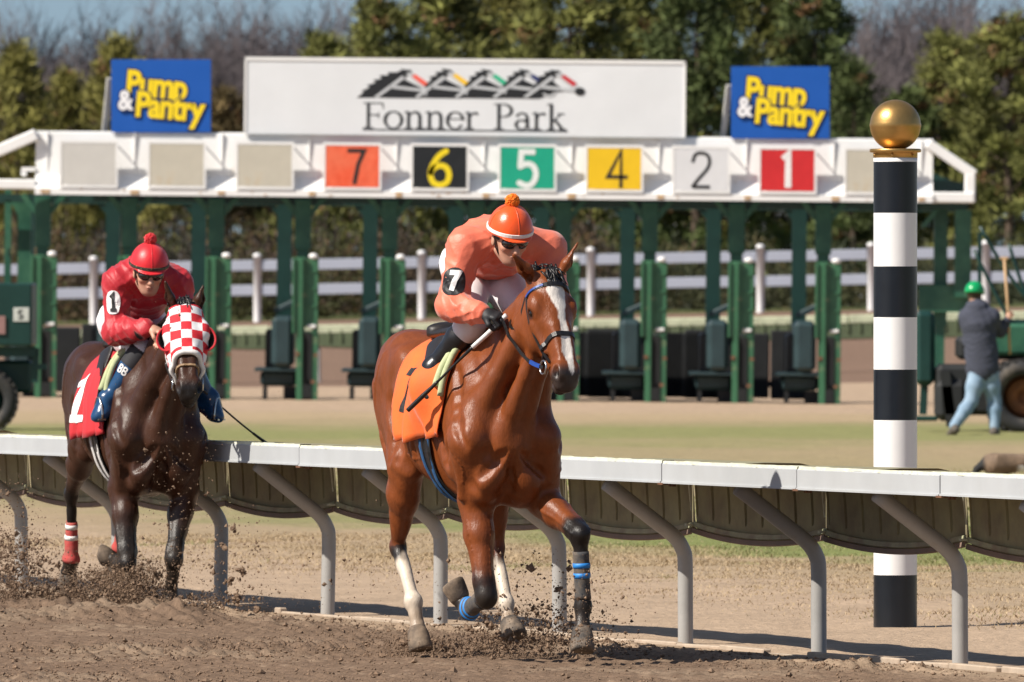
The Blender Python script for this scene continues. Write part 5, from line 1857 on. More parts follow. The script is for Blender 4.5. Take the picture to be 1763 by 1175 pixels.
# pale edging boards at the foot of the rail
kr = empty('kerb', (RAIL_P[0], RAIL_P[1], 0), math.pi / 2 + RAIL_A)
tag(kr, kind='structure')
M_KERB = pmat('pale_board', (.42, .34, .26), .85, var=.2, scale=9, col2=(.30, .22, .16), col2_scale=4, col2_pos=.56)
km = MB().box((0, 0, 0), (.60, .045, .06), bev=.006).mesh('edging_board'); km.materials.append(M_KERB)
r_ = np.random.default_rng(3)
for i in range(-14, 40):
    b = link('edging_board', km, kr); b.location = (i * .612, .17 + r_.normal() * .006, -.006 + r_.normal() * .007 - .010 * (i > 8)); b.rotation_euler = (0, r_.normal() * .008, r_.normal() * .008)
M_FSKIRT = pmat('far_green_cover', (.085, .11, .055), .75, var=.2, scale=2)
M_FTOP = pmat('far_rail_top', (.50, .53, .36), .7, var=.25, scale=3)
o = rail('safety_rail', 'pale topped rail with a green skirt on the far side beyond the starting gate', (0, 222), math.pi + .010, -7, 7, (M_FTOP, M_RPOST, M_FSKIRT, M_LIP, M_FTOP, M_RUST), far=True)
o.rotation_euler = (0, -.0185, 0)
# ---------------------------------------------------------------- striped finish pole with its gold ball
M_PWHITE = pmat('white_enamel', (.80, .79, .78), .30, var=.03, scale=3, bump=.0004, bscale=40)
M_PBLACK = pmat('black_enamel', (.006, .008, .012), .30, var=.25, scale=5, bump=.0004, bscale=40)
M_GOLDP = pmat('gold_paint', (.52, .31, .105), .36, metal=.85, var=.12, scale=9, bump=.0006, bscale=70, col2=(.50, .30, .10), col2_scale=5)
sP = 312.5
px, py_ = (1541.5 - UC) / sP, FPX / sP
pole = empty('striped_pole', (px, py_, 0), .35, 'black and white banded finish pole topped by a gold ball', 'pole')
bands_v = [1078, 990, 723.5, 636.5, 546.5, 459, 367, 279]
zs = [HC - (v - VH) / sP for v in bands_v]; zs[0] = -.15
R0 = .1205
for i in range(7):
    m = MB()
    a, b = zs[i], zs[i + 1]
    jag = .004
    m.lathe([(R0, a), (R0, b)], seg=40)
    m.build('white_band' if i % 2 else 'black_band', M_PWHITE if i % 2 else M_PBLACK, pole)
m = MB(); m.lathe([(R0 + .001, zs[7]), (R0 + .001, zs[7] + .022), (0, zs[7] + .022)], seg=40); m.build('white_band', M_PWHITE, pole)
m = MB(); zt = zs[7] + .022
m.lathe([(R0 + .002, zt), (R0 + .002, zt + .028), (.138, zt + .030), (.142, zt + .034), (.142, zt + .046), (.138, zt + .050), (.04, zt + .052), (0, zt + .052)], seg=40)
for k in range(6):
    a = k * math.pi / 3; m.ball((math.cos(a) * (R0 + .003), math.sin(a) * (R0 + .003), zt + .014), .007, 8, 6)
cap = m.build('collar', M_GOLDP, pole)
m = MB(); cz = zt + .045 + .135
V = [(.1405 * math.sin(t) , -.1405 * math.cos(t)) for t in np.linspace(.0, math.pi, 33)]
V = [(r if abs(z) > .004 else r + .0025, cz + z) for r, z in V]
m.lathe(V, seg=44)
m.build('gold_ball', M_GOLDP, pole)

# ---------------------------------------------------------------- starting gate
sG = 115.0
GY = FPX / sG
def gx(u): return (u - UC) / sG
def gz(v, u=UC): return HC - (v - (u - UC) * .0092 - VH) / sG
M_GWHITE = pmat('gate_white', (.80, .80, .79), .5, var=.05, scale=1.5, col2=(.66, .58, .48), col2_scale=1.6, col2_pos=.72, col2_soft=.06)
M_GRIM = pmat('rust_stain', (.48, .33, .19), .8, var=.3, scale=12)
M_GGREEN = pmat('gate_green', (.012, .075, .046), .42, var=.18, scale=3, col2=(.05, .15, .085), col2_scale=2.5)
M_GDARK = pmat('gate_dark_green', (.006, .036, .030), .42, var=.2, scale=3)
M_GLEAF = pmat('gate_leaf_green', (.040, .135, .068), .42, var=.18, scale=4, col2=(.20, .22, .12), col2_scale=6, col2_pos=.66, col2_soft=.06)
M_GPAD = pmat('padding', (.018, .040, .045), .5, var=.25, scale=4)
M_GBLACK = pmat('black_rubber', (.010, .011, .012), .65, var=.3, scale=4)
M_CREAM = pmat('blank_panel', (.50, .47, .39), .6, var=.08, scale=3, col2=(.45, .34, .20), col2_scale=1.7, col2_pos=.68, col2_soft=.08)
M_GREYP = pmat('grey_blank_panel', (.54, .53, .50), .6, var=.06, scale=3)
gate = empty('starting_gate', (0, GY, 0), 0, 'green and white race starting gate with coloured number panels behind the horses', 'starting gate')
gate.rotation_euler = (0, .0092, 0)
zt, zb = gz(234), gz(343)
xl, xr = gx(60), gx(1600)
# the header: a board leaning back at its top, with a lip turned out along the foot
m = MB()
yf = -.55
prof = [(yf + .10, zt), (yf + .06, zt - .02), (yf + .02, zb + .30), (yf - .16, zb + .10), (yf - .20, zb + .095), (yf - .20, zb), (yf + .12, zb), (yf + .16, zt)]
n = len(prof)
V = [(x, y, z) for x in (xl, xr) for y, z in prof]
Fs = [(i, (i + 1) % n, n + (i + 1) % n, n + i) for i in range(n)] + [tuple(range(n - 1, -1, -1)), tuple(range(n, 2 * n))]
m.add(V, Fs)
hb = m.build('header_board', M_GWHITE, gate)
m = MB()
for k in range(11):
    x = gx(80 + 150 * k)
    m.box((x, yf + .040, (zt + zb) / 2 + .17), (.012, .05, (zt - zb) - .36))
m.build('board_seam', M_GWHITE, hb)
m = MB(); rr = np.random.default_rng(8)
for k in range(11):
    x = gx(80 + 150 * k) + .02
    m.box((x + rr.normal() * .02, yf - .203, zb + .045), (.09 + .05 * rr.uniform(), .012, .05 + .03 * rr.uniform()), bev=.01)
for k in range(24):
    m.box((rr.uniform(xl, xr), yf - .202, zb + .02 + rr.uniform() * .07), (.02 + .05 * rr.uniform(), .01, .015))
tag(m.build('rust_patch', M_GRIM, hb), kind='stuff')
# open end frames
m = MB()
m.bar((gx(62), yf, zt - .05), (gx(-75), yf, gz(300)), .16, .17, bev=.02)
m.bar((gx(62), yf - .05, gz(326)), (gx(-75), yf - .05, gz(326)), .2, .15, bev=.02)
m.bar((gx(-72), yf, gz(300)), (gx(-72), yf, gz(330)), .16, .16)
m.build('end_frame', M_GWHITE, gate)
m = MB()
m.bar((gx(1590), yf, zt - .06), (gx(1672), yf, gz(306, 1672) + .03), .16, .15, bev=.02)
m.bar((gx(1664), yf, gz(300, 1672)), (gx(1664), yf, gz(350, 1672)), .16, .17, bev=.02)
m.bar((gx(1590), yf - .02, gz(334) ), (gx(1672), yf - .02, gz(334)), .2, .16, bev=.02)
m.build('end_frame', M_GWHITE, gate)
m = MB(); m.bar((gx(1580), yf + .5, gz(330)), (gx(1660), yf + .5, gz(330)), .1, .4); m.bar((gx(1580), yf + .5, gz(290)), (gx(1650), yf + .5, gz(318)), .08, .12)
m.build('end_panel', M_GDARK, gate)
m = MB(); m.box((gx(48), yf + .05, gz(300)), (.20, .12, .06)); m.box((gx(40), yf + .05, gz(306)), (.08, .10, .10)); m.build('latch', M_GWHITE, gate)
# number panels
PAN = [(152, M_GREYP, None, None), (303, M_CREAM, None, None), (454, M_CREAM, None, None),
       (604, pmat('orange_panel', (.80, .16, .075), .5, var=.12, scale=3, col2=(.70, .07, .02), col2_scale=2.2), '7', (.02, .018, .018)),
       (754, pmat('black_panel', (.012, .014, .016), .4, var=.2), '6', (.80, .62, .01)),
       (904, pmat('green_panel', (.004, .34, .21), .5, var=.08, scale=3), '5', (.74, .78, .76)),
       (1053, pmat('yellow_panel', (.78, .50, .008), .5, var=.06, scale=3), '4', (.02, .018, .018)),
       (1202, pmat('white_panel', (.66, .67, .69), .5, var=.05, scale=3), '2', (.018, .018, .02)),
       (1350, pmat('red_panel', (.56, .018, .022), .5, var=.12, scale=3), '1b', (.80, .79, .78)),
       (1497, M_CREAM, None, None)]
panm = MB().box((0, 0, 0), (.80, .025, .62), bev=.004).mesh('number_panel')
frm = MB()
for (cx, cz_, dx, dz_) in ((0, .335, .87, .04), (0, -.335, .87, .04), (-.42, 0, .03, .63), (.42, 0, .03, .63)): frm.box((cx, 0, cz_), (dx, .04, dz_))
for sx in (-1, 1): frm.bar((.40 * sx, .02, .30), (.40 * sx, .24, .30), .018, .018); frm.bar((.40 * sx, .02, -.30), (.40 * sx, .20, -.30), .018, .018)
frm = frm.mesh('panel_frame'); frm.materials.append(M_GWHITE)
for u, mt, dg, nc in PAN:
    me = panm.copy(); me.materials.append(mt)
    z = HC - (290 - (0) - VH) / sG
    p = link('number_panel', me, gate); p.location = (gx(u), yf - .20, z)
    f = link('panel_frame', frm, p)
    if dg:
        mb = MB()
        for k, (V2, F2) in enumerate(digit(dg, .52 if dg != '4' else .56, {'5': .085, '6': .085, '1b': .10, '7': .06, '4': .055, '2': .05}[dg], .85 if dg != '6' else .95)):
            mb.add([(x + (.05 if dg in '47' else 0), -.0165 - k * .0006, y - .01) for x, y in V2], F2)
        mb.build('panel_number', pmat('numeral_paint', nc, .5, var=.06), p)
# the three boards on top
def text_mesh(txt, size, bold, align='LEFT', shear=0.0, ext=.004):
    cu = bpy.data.curves.new('lettering', 'FONT'); cu.body = txt; cu.size = size; cu.offset = bold; cu.shear = shear; cu.extrude = ext
    cu.align_x = align; cu.resolution_u = 3; cu.space_character = .92
    ob = bpy.data.objects.new('lettering', cu); COL.objects.link(ob)
    dg = bpy.context.evaluated_depsgraph_get()
    me = bpy.data.meshes.new_from_object(ob.evaluated_get(dg))
    bpy.data.objects.remove(ob); bpy.data.curves.remove(cu)
    me.materials.clear()
    return me
M_SBLUE = pmat('sign_blue', (.002, .080, .38), .5, var=.05, scale=2)
M_SNAVY = pmat('sign_navy', (.003, .010, .06), .5, var=0)
M_SYELL = pmat('sign_yellow', (.84, .62, .01), .5, var=.04, scale=2)
M_SWHITE = pmat('sign_white', (.80, .80, .82), .5, var=.03)
M_BOARD = pmat('white_board', (.68, .70, .72), .45, var=.05, scale=.9, bump=.006, bscale=1.6)
M_STRUT = pmat('grey_strut', (.52, .52, .49), .6, var=.1)
def sign_text(parent, rows):
    for txt, size, mat, x, z, rot, bold, y in rows:
        for k, (mt, ofs, dy) in enumerate(((M_SNAVY, bold + .020, .004), (mat, bold, 0))):
            if mat is M_SWHITE and k == 0 and False: continue
            me = text_mesh(txt, size, ofs, ext=.004 if k else .003)
            me.materials.append(mt)
            o = link('lettering', me, parent); o.location = (x, y + dy, z); o.rotation_euler = (math.pi / 2, rot, 0)
            o.scale = (.93, 1.12, 1)
def blue_sign(u0, u1, v0, v1, lean):
    w, h = (u1 - u0) / sG, (v1 - v0) / sG
    s = link('sign_board', MB().box((0, 0, 0), (w, .03, h), bev=.004).mesh('sign_board'), gate, M_SBLUE)
    s.location = (gx((u0 + u1) / 2), yf + .05, gz((v0 + v1) / 2, (u0 + u1) / 2)); s.rotation_euler = (-.04, -.0092, 0)
    sign_text(s, [('Pump', .46, M_SYELL, -.54, .03, .085, .016, -.024), ('Pantry', .46, M_SYELL, -.40, -.29, .085, .016, -.034), ('&', .36, M_SWHITE, -.64, -.20, .0, .012, -.046)])
    MB().bar((-w / 2 - .03, .10, h * .25), (-w / 2 - .12, .40, -h / 2 - .03), .08, .05).build('sign_strut', M_STRUT, s); MB().bar((w / 2 - .05, .10, h * .25), (w / 2 - .1, .55, -h / 2 - .03), .07, .05).build('sign_strut', M_STRUT, s)
blue_sign(189, 360, 104, 229, 0); blue_sign(1253, 1422, 116, 240, 0)
u0, u1, v0, v1 = 419, 1173, 103, 235
w, h = (u1 - u0) / sG, (v1 - v0) / sG
ms = link('sign_board', MB().box((0, 0, 0), (w, .05, h)).mesh('sign_board'), gate, M_BOARD)
ms.location = (gx((u0 + u1) / 2), yf + .02, gz((v0 + v1) / 2, (u0 + u1) / 2)); ms.rotation_euler = (-.03, 0, 0)
m = MB()
m.box((0, -.004, h / 2 - .025), (w + .03, .07, .05)); m.box((-w / 2, -.004, 0), (.03, .07, h)); m.box((w / 2, -.004, 0), (.03, .07, h))
m.build('sign_frame', M_GWHITE, ms)
def SX(u): return (u - (u0 + u1) / 2) / sG
def SZ(v, u): return -(v - (u - (u0 + u1) / 2) * .0092 - (v0 + v1) / 2) / sG
M_INK = pmat('black_ink', (.012, .013, .015), .5, var=0)
# serif lettering drawn stroke by stroke: x from 0, cap height 1
def serif(ch):
    A, B = .13, .045
    st = lambda x, y0, y1: ([(x, y0), (x, y1)], A)
    sf = lambda x, y, w=.17: ([(x - w, y), (x + w, y)], B)
    bowl = lambda cx, cy, rx, ry, a0, a1, n=22, t0=B, t1=A: ([(cx + rx * math.cos(a), cy + ry * math.sin(a)) for a in np.linspace(a0, a1, n)], [B + (A * 1.02 - B) * abs(math.cos(a)) ** 1.4 for a in np.linspace(a0, a1, n)])
    P = math.pi
    if ch == 'F': return [st(.16, 0, 1), sf(.16, .02), ([(0, .975), (.62, .975)], B), ([(.62, .985), (.645, .74)], [.06, .03]), ([(.16, .52), (.48, .52)], B), ([(.49, .62), (.49, .40)], .04)], .66
    if ch == 'P': return [st(.16, 0, 1), sf(.16, .02), ([(0, .975), (.3, .975)], B), bowl(.30, .735, .27, .24, P / 2, -P / 2), ([(.16, .495), (.30, .495)], B)], .66
    if ch == 'o': return [bowl(.31, .33, .27, .325, 0, P), bowl(.31, .33, .27, .325, P, 2 * P)], .66
    if ch == 'n': return [st(.14, 0, .62), sf(.14, .02, .14), ([(0, .62), (.15, .66)], [.04, .07]), ([(.15, .50), (.24, .61), (.36, .645), (.46, .60), (.505, .48)], [.05, .06, .08, .11, A]), st(.505, .50, 0), sf(.505, .02, .14)], .68
    if ch == 'e': return [bowl(.29, .33, .25, .325, .05, P), bowl(.29, .33, .25, .325, P, 1.82 * P), ([(.05, .385), (.54, .385)], B)], .60
    if ch == 'r': return [st(.14, 0, .62), sf(.14, .02, .15), ([(0, .62), (.15, .66)], [.04, .07]), ([(.16, .48), (.25, .61), (.36, .63), (.42, .58)], [.05, .06, .08, .12])], .48
    if ch == 'a': return [([(.08, .50), (.13, .60), (.26, .645), (.38, .59), (.42, .46)], [.11, .07, .06, .09, .11]), st(.42, .48, .08), ([(.42, .12), (.47, .03), (.56, .03)], [.1, .06, .03]), bowl(.25, .19, .19, .175, .6, 1.75 * P), ([(.42, .40), (.24, .33)], .05)], .58
    if ch == 'k': return [st(.14, 0, 1), sf(.14, .02, .14), ([(0, .97), (.15, 1.0)], [.04, .06]), ([(.17, .30), (.44, .60)], .05), sf(.45, .62, .12), ([(.26, .38), (.50, .03)], [.1, .12]), sf(.50, .02, .13)], .66
    return [], .46
def serif_text(txt, parent, x0, z0, H, total):
    adv = [serif(c)[1] for c in txt]; sc = total / sum(adv); x = 0; mb = MB(); k = 0
    for c, a in zip(txt, adv):
        for P, W in serif(c)[0]:
            W = [q * H * 1.0 for q in W] if hasattr(W, '__len__') else W * H
            V2, F2 = stroke2d([(x0 + x + p[0] * sc, z0 + p[1] * H) for p in P], W, False)
            mb.add([(p[0], -.028 - (k % 7) * .0005, p[1]) for p in V2], F2); k += 1
        x += a * sc
    return mb
tx = serif_text('Fonner Park', ms, SX(622), SZ(222, 622), .385, SX(972) - SX(622))
tx.box((SX(797), -.0265, SZ(226, 797)), (SX(972) - SX(620), .004, .022))
tx.build('lettering', M_INK, ms)
# five racing horse heads in black with coloured noses
lg = MB(); lw = MB(); kk = 0
def poly(mb, pts, y):
    mb.add([(SX(u), y, SZ(v, u)) for u, v in pts], [tuple(range(len(pts)))])
MANE = [(610, 170), (622, 160), (618, 158), (632, 152), (627, 148), (642, 144), (638, 139), (652, 137), (649, 131), (664, 131), (663, 126), (678, 126), (690, 121), (704, 122), (700, 128), (668, 170)]
poly(lg, MANE, -.0270)
heads = [(690, .0), (760, -1), (828, 0), (893, 0), (946, 1)]
NOSE = [(.80, .10, .06), (.85, .52, .01), (.01, .42, .22), (.015, .025, .13), (.52, .02, .03)]
for i, (hx, dv) in enumerate(heads):
    y = -.0275 - i * .0016
    if i: poly(lg, [(hx - 34, 150), (hx - 22, 138), (hx - 26, 134), (hx - 12, 131), (hx - 16, 126), (hx, 124), (hx + 10, 122), (hx + 4, 134), (hx - 24, 160)], y)
    poly(lg, [(hx - 6, 120 + dv), (hx + 12, 123 + dv), (hx + 20, 132 + dv), (hx + 8, 133 + dv)], y - .0002)              # ear
    poly(lg, [(hx - 36, 170), (hx + 2, 138), (hx + 30, 152), (hx + 44, 166), (hx + 30, 171)] if i < 4 else [(hx - 60, 170), (hx - 4, 136), (hx + 6, 146), (hx + 22, 158), (hx - 16, 162), (hx - 28, 171)], y - .0004)   # neck
    poly(lw, [(hx - 50, 168), (hx - 2, 132), (hx + 3, 136), (hx - 44, 170)], y - .0006)     # rein and brow stripes
    poly(lw, [(hx - 22, 148), (hx + 38, 155), (hx + 38, 160), (hx - 24, 153)], y - .0006)
    poly(lw, [(hx + 4, 128 + dv), (hx + 12, 126 + dv), (hx + 56, 158 + dv), (hx + 44, 162 + dv)], y - .0008)         # white face
    nm = MB(); poly(nm, [(hx + 14, 133 + dv), (hx + 20, 129 + dv), (hx + 42, 144 + dv), (hx + 36, 150 + dv)], y - .0012)
    nm.build('nose_band_print', pmat('logo_colour', NOSE[i], .5, var=0), ms)
    ov = [(hx + 47 + 9 * math.cos(a), 158 + dv + 7 * math.sin(a)) for a in np.linspace(0, 2 * math.pi, 14)[:-1]]
    if i < 4: poly(lw, [(hx + 47 + 13 * math.cos(a), 158 + dv + 10.5 * math.sin(a)) for a in np.linspace(0, 2 * math.pi, 14)[:-1]], y - .0010)
    poly(lg, ov, y - .0014)
lg.build('logo', M_INK, ms)
lw.build('logo_stripes', pmat('logo_grey', (.50, .52, .54), .5, var=0), ms)

# stall partitions
z340, zg = gz(345), 0.0
def wbar(u0, u1, v0, v1, y, d, mat_list, mi=0): pass
P0 = 510.0
def part_mesh(name, mat, fn):
    m = MB(); fn(m); me = m.mesh(name)
    for x in (mat if isinstance(mat, list) else [mat]): me.materials.append(x)
    return me
def X(u): return (u - P0) / sG
def Z(v): return HC - (v - VH) / sG
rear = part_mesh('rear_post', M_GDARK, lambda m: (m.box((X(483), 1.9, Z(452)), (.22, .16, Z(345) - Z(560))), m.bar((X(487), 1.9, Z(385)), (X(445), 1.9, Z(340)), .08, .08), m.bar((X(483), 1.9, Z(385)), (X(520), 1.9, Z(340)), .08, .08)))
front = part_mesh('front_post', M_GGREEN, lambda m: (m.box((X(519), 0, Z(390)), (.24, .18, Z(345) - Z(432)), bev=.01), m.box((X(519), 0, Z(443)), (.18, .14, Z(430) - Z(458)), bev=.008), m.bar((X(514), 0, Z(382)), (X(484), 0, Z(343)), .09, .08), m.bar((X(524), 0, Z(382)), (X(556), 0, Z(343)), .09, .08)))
leafA = part_mesh('gate_leaf', M_GLEAF, lambda m: (m.box((X(514.5), -.86, Z(512)), (.19, .05, Z(447) - Z(577)), bev=.008), m.box((X(517), -.86, Z(636)), (.10, .05, Z(577) - Z(695)), bev=.006), m.box((X(505), -.90, Z(512)), (.03, .04, Z(447) - Z(577))), m.box((X(519), -.90, Z(572)), (.03, .04, Z(447) - Z(695)))))
leafB = part_mesh('gate_leaf', M_GLEAF, lambda m: (m.box((X(536), -.80, Z(508)), (.205, .05, Z(450) - Z(567)), bev=.008), m.box((X(543), -.80, Z(630)), (.09, .05, Z(567) - Z(695)), bev=.006), *[m.box((X(537), -.835, Z(v)), (.14, .02, .03)) for v in (470, 500, 530, 560, 575)]))
caps = part_mesh('white_cap', M_PWHITE, lambda m: (m.ball((X(539), -.80, Z(445)), (.07, .06, .045), 12, 8),))
latch = part_mesh('white_latch', M_PWHITE, lambda m: m.box((X(537), -.84, Z(565)), (.13, .03, .05), bev=.01))
padm = part_mesh('padded_board', M_GPAD, lambda m: (m.box((X(487), -.05, Z(592)), (.33, 1.5, Z(548) - Z(636)), bev=.07), m.bar((X(472), -.4, Z(540)), (X(510), -.4, Z(522)), .10, .09, bev=.02)))
padd = part_mesh('kick_board', M_GBLACK, lambda m: (m.box((X(465), .5, Z(605)), (.14, 2.0, Z(572) - Z(640)), bev=.03), m.box((X(526), -.40, Z(632)), (.26, .5, Z(572) - Z(690)), bev=.03)))
shelf = part_mesh('foot_ledge', M_GPAD, lambda m: (m.box((X(477), .1, Z(640)), (.66, 1.7, .05), bev=.01), m.box((X(480), .3, Z(655)), (.55, 1.4, Z(643) - Z(670)), bev=.05)))
feet = part_mesh('stall_foot', M_GBLACK, lambda m: m.box((X(457), -.3, Z(682)), (.07, .1, Z(668) - Z(694))))
feet2 = part_mesh('stall_foot', M_GBLACK, lambda m: m.box((X(500), -.2, Z(682)), (.2, .3, Z(668) - Z(694))))
bolts = part_mesh('hinge', M_RUST, lambda m: [m.box((X(u), -.91, Z(v)), (.06, .04, .05)) for u, v in ((513, 612), (545, 614), (540, 660))])
for k in range(-3, 7):
    dx = k * 149.3 / sG
    for me, nm in ((rear, 'rear_post'), (front, 'front_post'), (leafA, 'gate_leaf'), (leafB, 'gate_leaf'), (padm, 'padded_board'), (padd, 'kick_board'), (shelf, 'foot_ledge'), (feet, 'stall_foot'), (feet2, 'stall_foot')):
        o = link(nm, me, gate); o.location = (gx(P0) + dx, 0, 0)
        if me is leafB:
            link('white_cap', caps, o); link('white_latch', latch, o); link('hinge', bolts, o)
# rear doors that are shut, and the end posts
rd = MB().box((-.29, 2.0, Z(628)), (.56, .08, Z(575) - Z(688)), bev=.02).box((.29, 2.0, Z(626)), (.56, .08, Z(570) - Z(690)), bev=.02).box((0, 1.99, Z(660)), (.10, .03, .09)).mesh('rear_door'); rd.materials.append(M_GBLACK)
for u in (1010, 1060, 1180, 1210, 1330, 130):
    o = link('rear_door', rd, gate); o.location = (gx(u), 0, 0)
m = MB(); m.box((gx(1618), .3, Z(450)), (.20, .2, Z(350) - Z(560))); m.box((gx(1655), 0, Z(430)), (.24, .2, Z(350) - Z(500))); m.box((gx(1626), .1, Z(508)), (.80, .12, .40)); m.box((gx(1618), .3, Z(600)), (.14, .16, Z(540) - Z(690)))
m.bar((gx(1585), 0, Z(385)), (gx(1610), 0, Z(355)), .07, .07)
m.build('end_post', M_GGREEN, gate)
m = MB(); m.box((gx(35), 1.0, Z(430)), (.20, .18, Z(345) - Z(520))); m.box((gx(8), .6, Z(420)), (.10, .1, Z(345) - Z(520)))
m.bar((gx(35), 1.0, Z(390)), (gx(10), 1.0, Z(345)), .08, .08); m.build('end_post', M_GGREEN, gate)
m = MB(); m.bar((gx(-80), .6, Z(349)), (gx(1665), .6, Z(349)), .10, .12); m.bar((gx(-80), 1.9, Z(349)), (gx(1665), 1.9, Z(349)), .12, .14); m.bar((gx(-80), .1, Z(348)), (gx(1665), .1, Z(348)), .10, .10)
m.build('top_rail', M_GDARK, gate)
# ---------------------------------------------------------------- transport units either side of the gate
M_TYRE = pmat('tyre_rubber', (.022, .022, .023), .8, var=.3, scale=8, col2=(.14, .115, .09), col2_scale=3, col2_pos=.60, bump=.004, bscale=30)
M_RIM = pmat('rusty_rim', (.36, .13, .045), .8, var=.3, scale=9, col2=(.20, .08, .035), col2_scale=6)
def wheel(parent, c, R, w, rim):
    m = MB(); n = 36
    prof = [(R * .60, -w * .42), (R * .80, -w * .50), (R * .95, -w * .44), (R, -w * .30), (R, w * .30), (R * .95, w * .44), (R * .80, w * .5), (R * .60, w * .42), (R * .60, -w * .42)]
    Mx = Matrix.Translation(c) @ Matrix.Rotation(math.pi / 2, 4, 'X')
    m.lathe(prof, seg=n, M=Mx)
    for k in range(28):
        a = 2 * math.pi * k / 28
        for sgn in (-1, 1):
            Mk = Mx @ Matrix.Rotation(a + sgn * .05, 4, 'Z')
            m.box((R + .008, 0, sgn * w * .22), (.03, .045, w * .40), Mk)
    t = m.build('wheel', M_TYRE, parent)
    m = MB()
    m.lathe([(R * .62, -w * .40), (R * .60, -w * .46), (R * .52, -w * .40), (R * .50, -w * .1), (R * .20, -w * .08), (R * .18, -w * .30), (0, -w * .32)], seg=n, M=Mx)
    for k in range(8):
        a = 2 * math.pi * k / 8; m.box((R * .30 * math.cos(a), R * .30 * math.sin(a), -w * .12), (.04, .04, .06), Mx)
    m.build('rim', rim, t)
    return t
sT = 142.0
tc = at(-28, 745, sT)
unit = empty('transport_trailer', (tc[0], tc[1], 0), 0, 'green box trailer on big tyres at the left end of the starting gate', 'trailer')
def lx(u): return (u - UC) / sT - tc[0]
def lz(v): return HC - (v - VH) / sT
m = MB(); m.box(((lx(-150) + lx(54)) / 2, .9, (lz(488) + lz(596)) / 2), (lx(54) - lx(-150), 1.6, lz(488) - lz(596)), bev=.02); bx = m.build('box', M_GDARK, unit)
m = MB(); m.box((lx(36), .092, lz(542)), (.19, .012, .17), bev=.003); pl = m.build('plaque', M_STRUT, bx)
mb = MB()
for k, (V2, F2) in enumerate(letters('S', .10, .022)):
    mb.add([(lx(36) + x, .083 - k * .001, lz(542) + z) for x, z in V2], F2)
mb.build('plaque_mark', M_INK, pl)
m = MB(); m.box((lx(0), .08, lz(560)), (.12, .01, .22)); m.build('reflector', pmat('faded_red', (.30, .16, .15), .6), bx)
m = MB(); m.bar((lx(-150), .3, lz(606)), (lx(60), .3, lz(606)), .1, .12); m.bar((lx(60), .35, lz(600)), (lx(58), .35, lz(660)), .08, .08); m.bar((lx(58), .3, lz(632)), (lx(80), .3, lz(632)), .08, .07); m.box((lx(-20), .9, lz(650)), (1.0, .3, .4), bev=.04)
m.build('chassis', M_GDARK, unit)
wheel(unit, (0, .35, .385), .385, .30, M_GDARK)
sR = 143.0
rc = at(1765, 752, sR)
unit2 = empty('tractor', (rc[0], rc[1], 0), 0, 'dark tractor with rusty rimmed wheel behind the walking worker', 'tractor')
tc2 = rc
def rx(u): return (u - UC) / sR - rc[0]
def rz(v): return HC - (v - VH) / sR
wheel(unit2, (0, .2, .44), .44, .34, M_RIM)
wheel(unit2, (.0, 1.7, .44), .44, .34, M_RIM)
m = MB(); m.box((rx(1668), .8, rz(672)), (.75, .9, rz(628) - rz(716)), bev=.06); m.box((rx(1640), .5, rz(690)), (.4, .5, .5), bev=.08); m.bar((rx(1628), .3, rz(640)), (rx(1640), .3, rz(735)), .12, .1); m.box((rx(1730), .9, rz(600)), (1.1, 1.0, .28), bev=.05)
m.build('chassis', M_GBLACK, unit2)
m = MB(); m.box((rx(1595), .7, rz(600)), (.24, .6, .9), bev=.06); m.bar((rx(1596), .6, rz(640)), (rx(1592), .6, rz(715)), .09, .09); m.box((rx(1596), .6, rz(722)), (.30, .3, .06), bev=.02)
m.build('jack_stand', M_GDARK, unit2)
m = MB(); m.box((rx(1755), .7, rz(585)), (.9, .9, .38), bev=.04); m.build('engine_cover', M_GGREEN, unit2)
m = MB()
for a, b in (((1690, 390), (1775, 520)), ((1680, 430), (1765, 590)), ((1740, 420), (1790, 560))):
    P = [(rx(a[0] + (b[0] - a[0]) * t), .5, rz(a[1] + (b[1] - a[1]) * t) - .05 * math.sin(math.pi * t)) for t in np.linspace(0, 1, 9)]
    m.tube(P, .022, 8)
m.build('hose', M_GDARK, unit2)
m = MB(); m.bar((rx(1776), .5, rz(395)), (rx(1800), .5, rz(560)), .06, .06); m.bar((rx(1690), .55, rz(400)), (rx(1690), .55, rz(560)), .05, .05); m.bar((rx(1690), .55, rz(555)), (rx(1800), .55, rz(555)), .06, .06)
m.build('frame', M_GDARK, unit2)

# ---------------------------------------------------------------- worker
fW = Frame(1690, 145, 0); JW = fW.J
M_HOOD_N = pmat('navy_hoodie', (.045, .050, .075), .85, var=.12, scale=8, bump=.002, bscale=40)
M_JEANS = pmat('light_jeans', (.19, .29, .40), .8, var=.12, scale=8, bump=.001, bscale=60, col2=(.27, .36, .45), col2_scale=5)
M_GCAP = pmat('green_helmet', (.005, .30, .095), .3, var=.06)
M_BOOTW = pmat('work_boot', (.10, .085, .07), .8, var=.2, scale=10)
jW = dict(pelvis=JW(1692, 632, 0), neck=JW(1682, 528, .02), head=JW(1678, 508, -.02),
    shR=JW(1708, 546, .04), elR=JW(1722, 572, -.14), wrR=JW(1734, 552, -.10), hdR=JW(1736, 538, -.10),
    shL=JW(1664, 546, .0), elL=JW(1668, 588, -.12), wrL=JW(1690, 600, -.22), hdL=JW(1700, 598, -.24),
    hipR=JW(1702, 640, .0), knR=JW(1712, 690, -.05), anR=JW(1712, 738, .03), toeR=JW(1716, 744, -.20),
    hipL=JW(1684, 640, 0), knL=JW(1672, 692, .08), anL=JW(1643, 734, .22), toeL=JW(1636, 742, .02))
wk = empty('person', fW.loc, fW.rotz, 'worker in navy hoodie, light jeans and green hard hat walking by the tractor', 'person')
pw = Person(fW, jW, (-1, .25, -.10), (0, 0, 1))
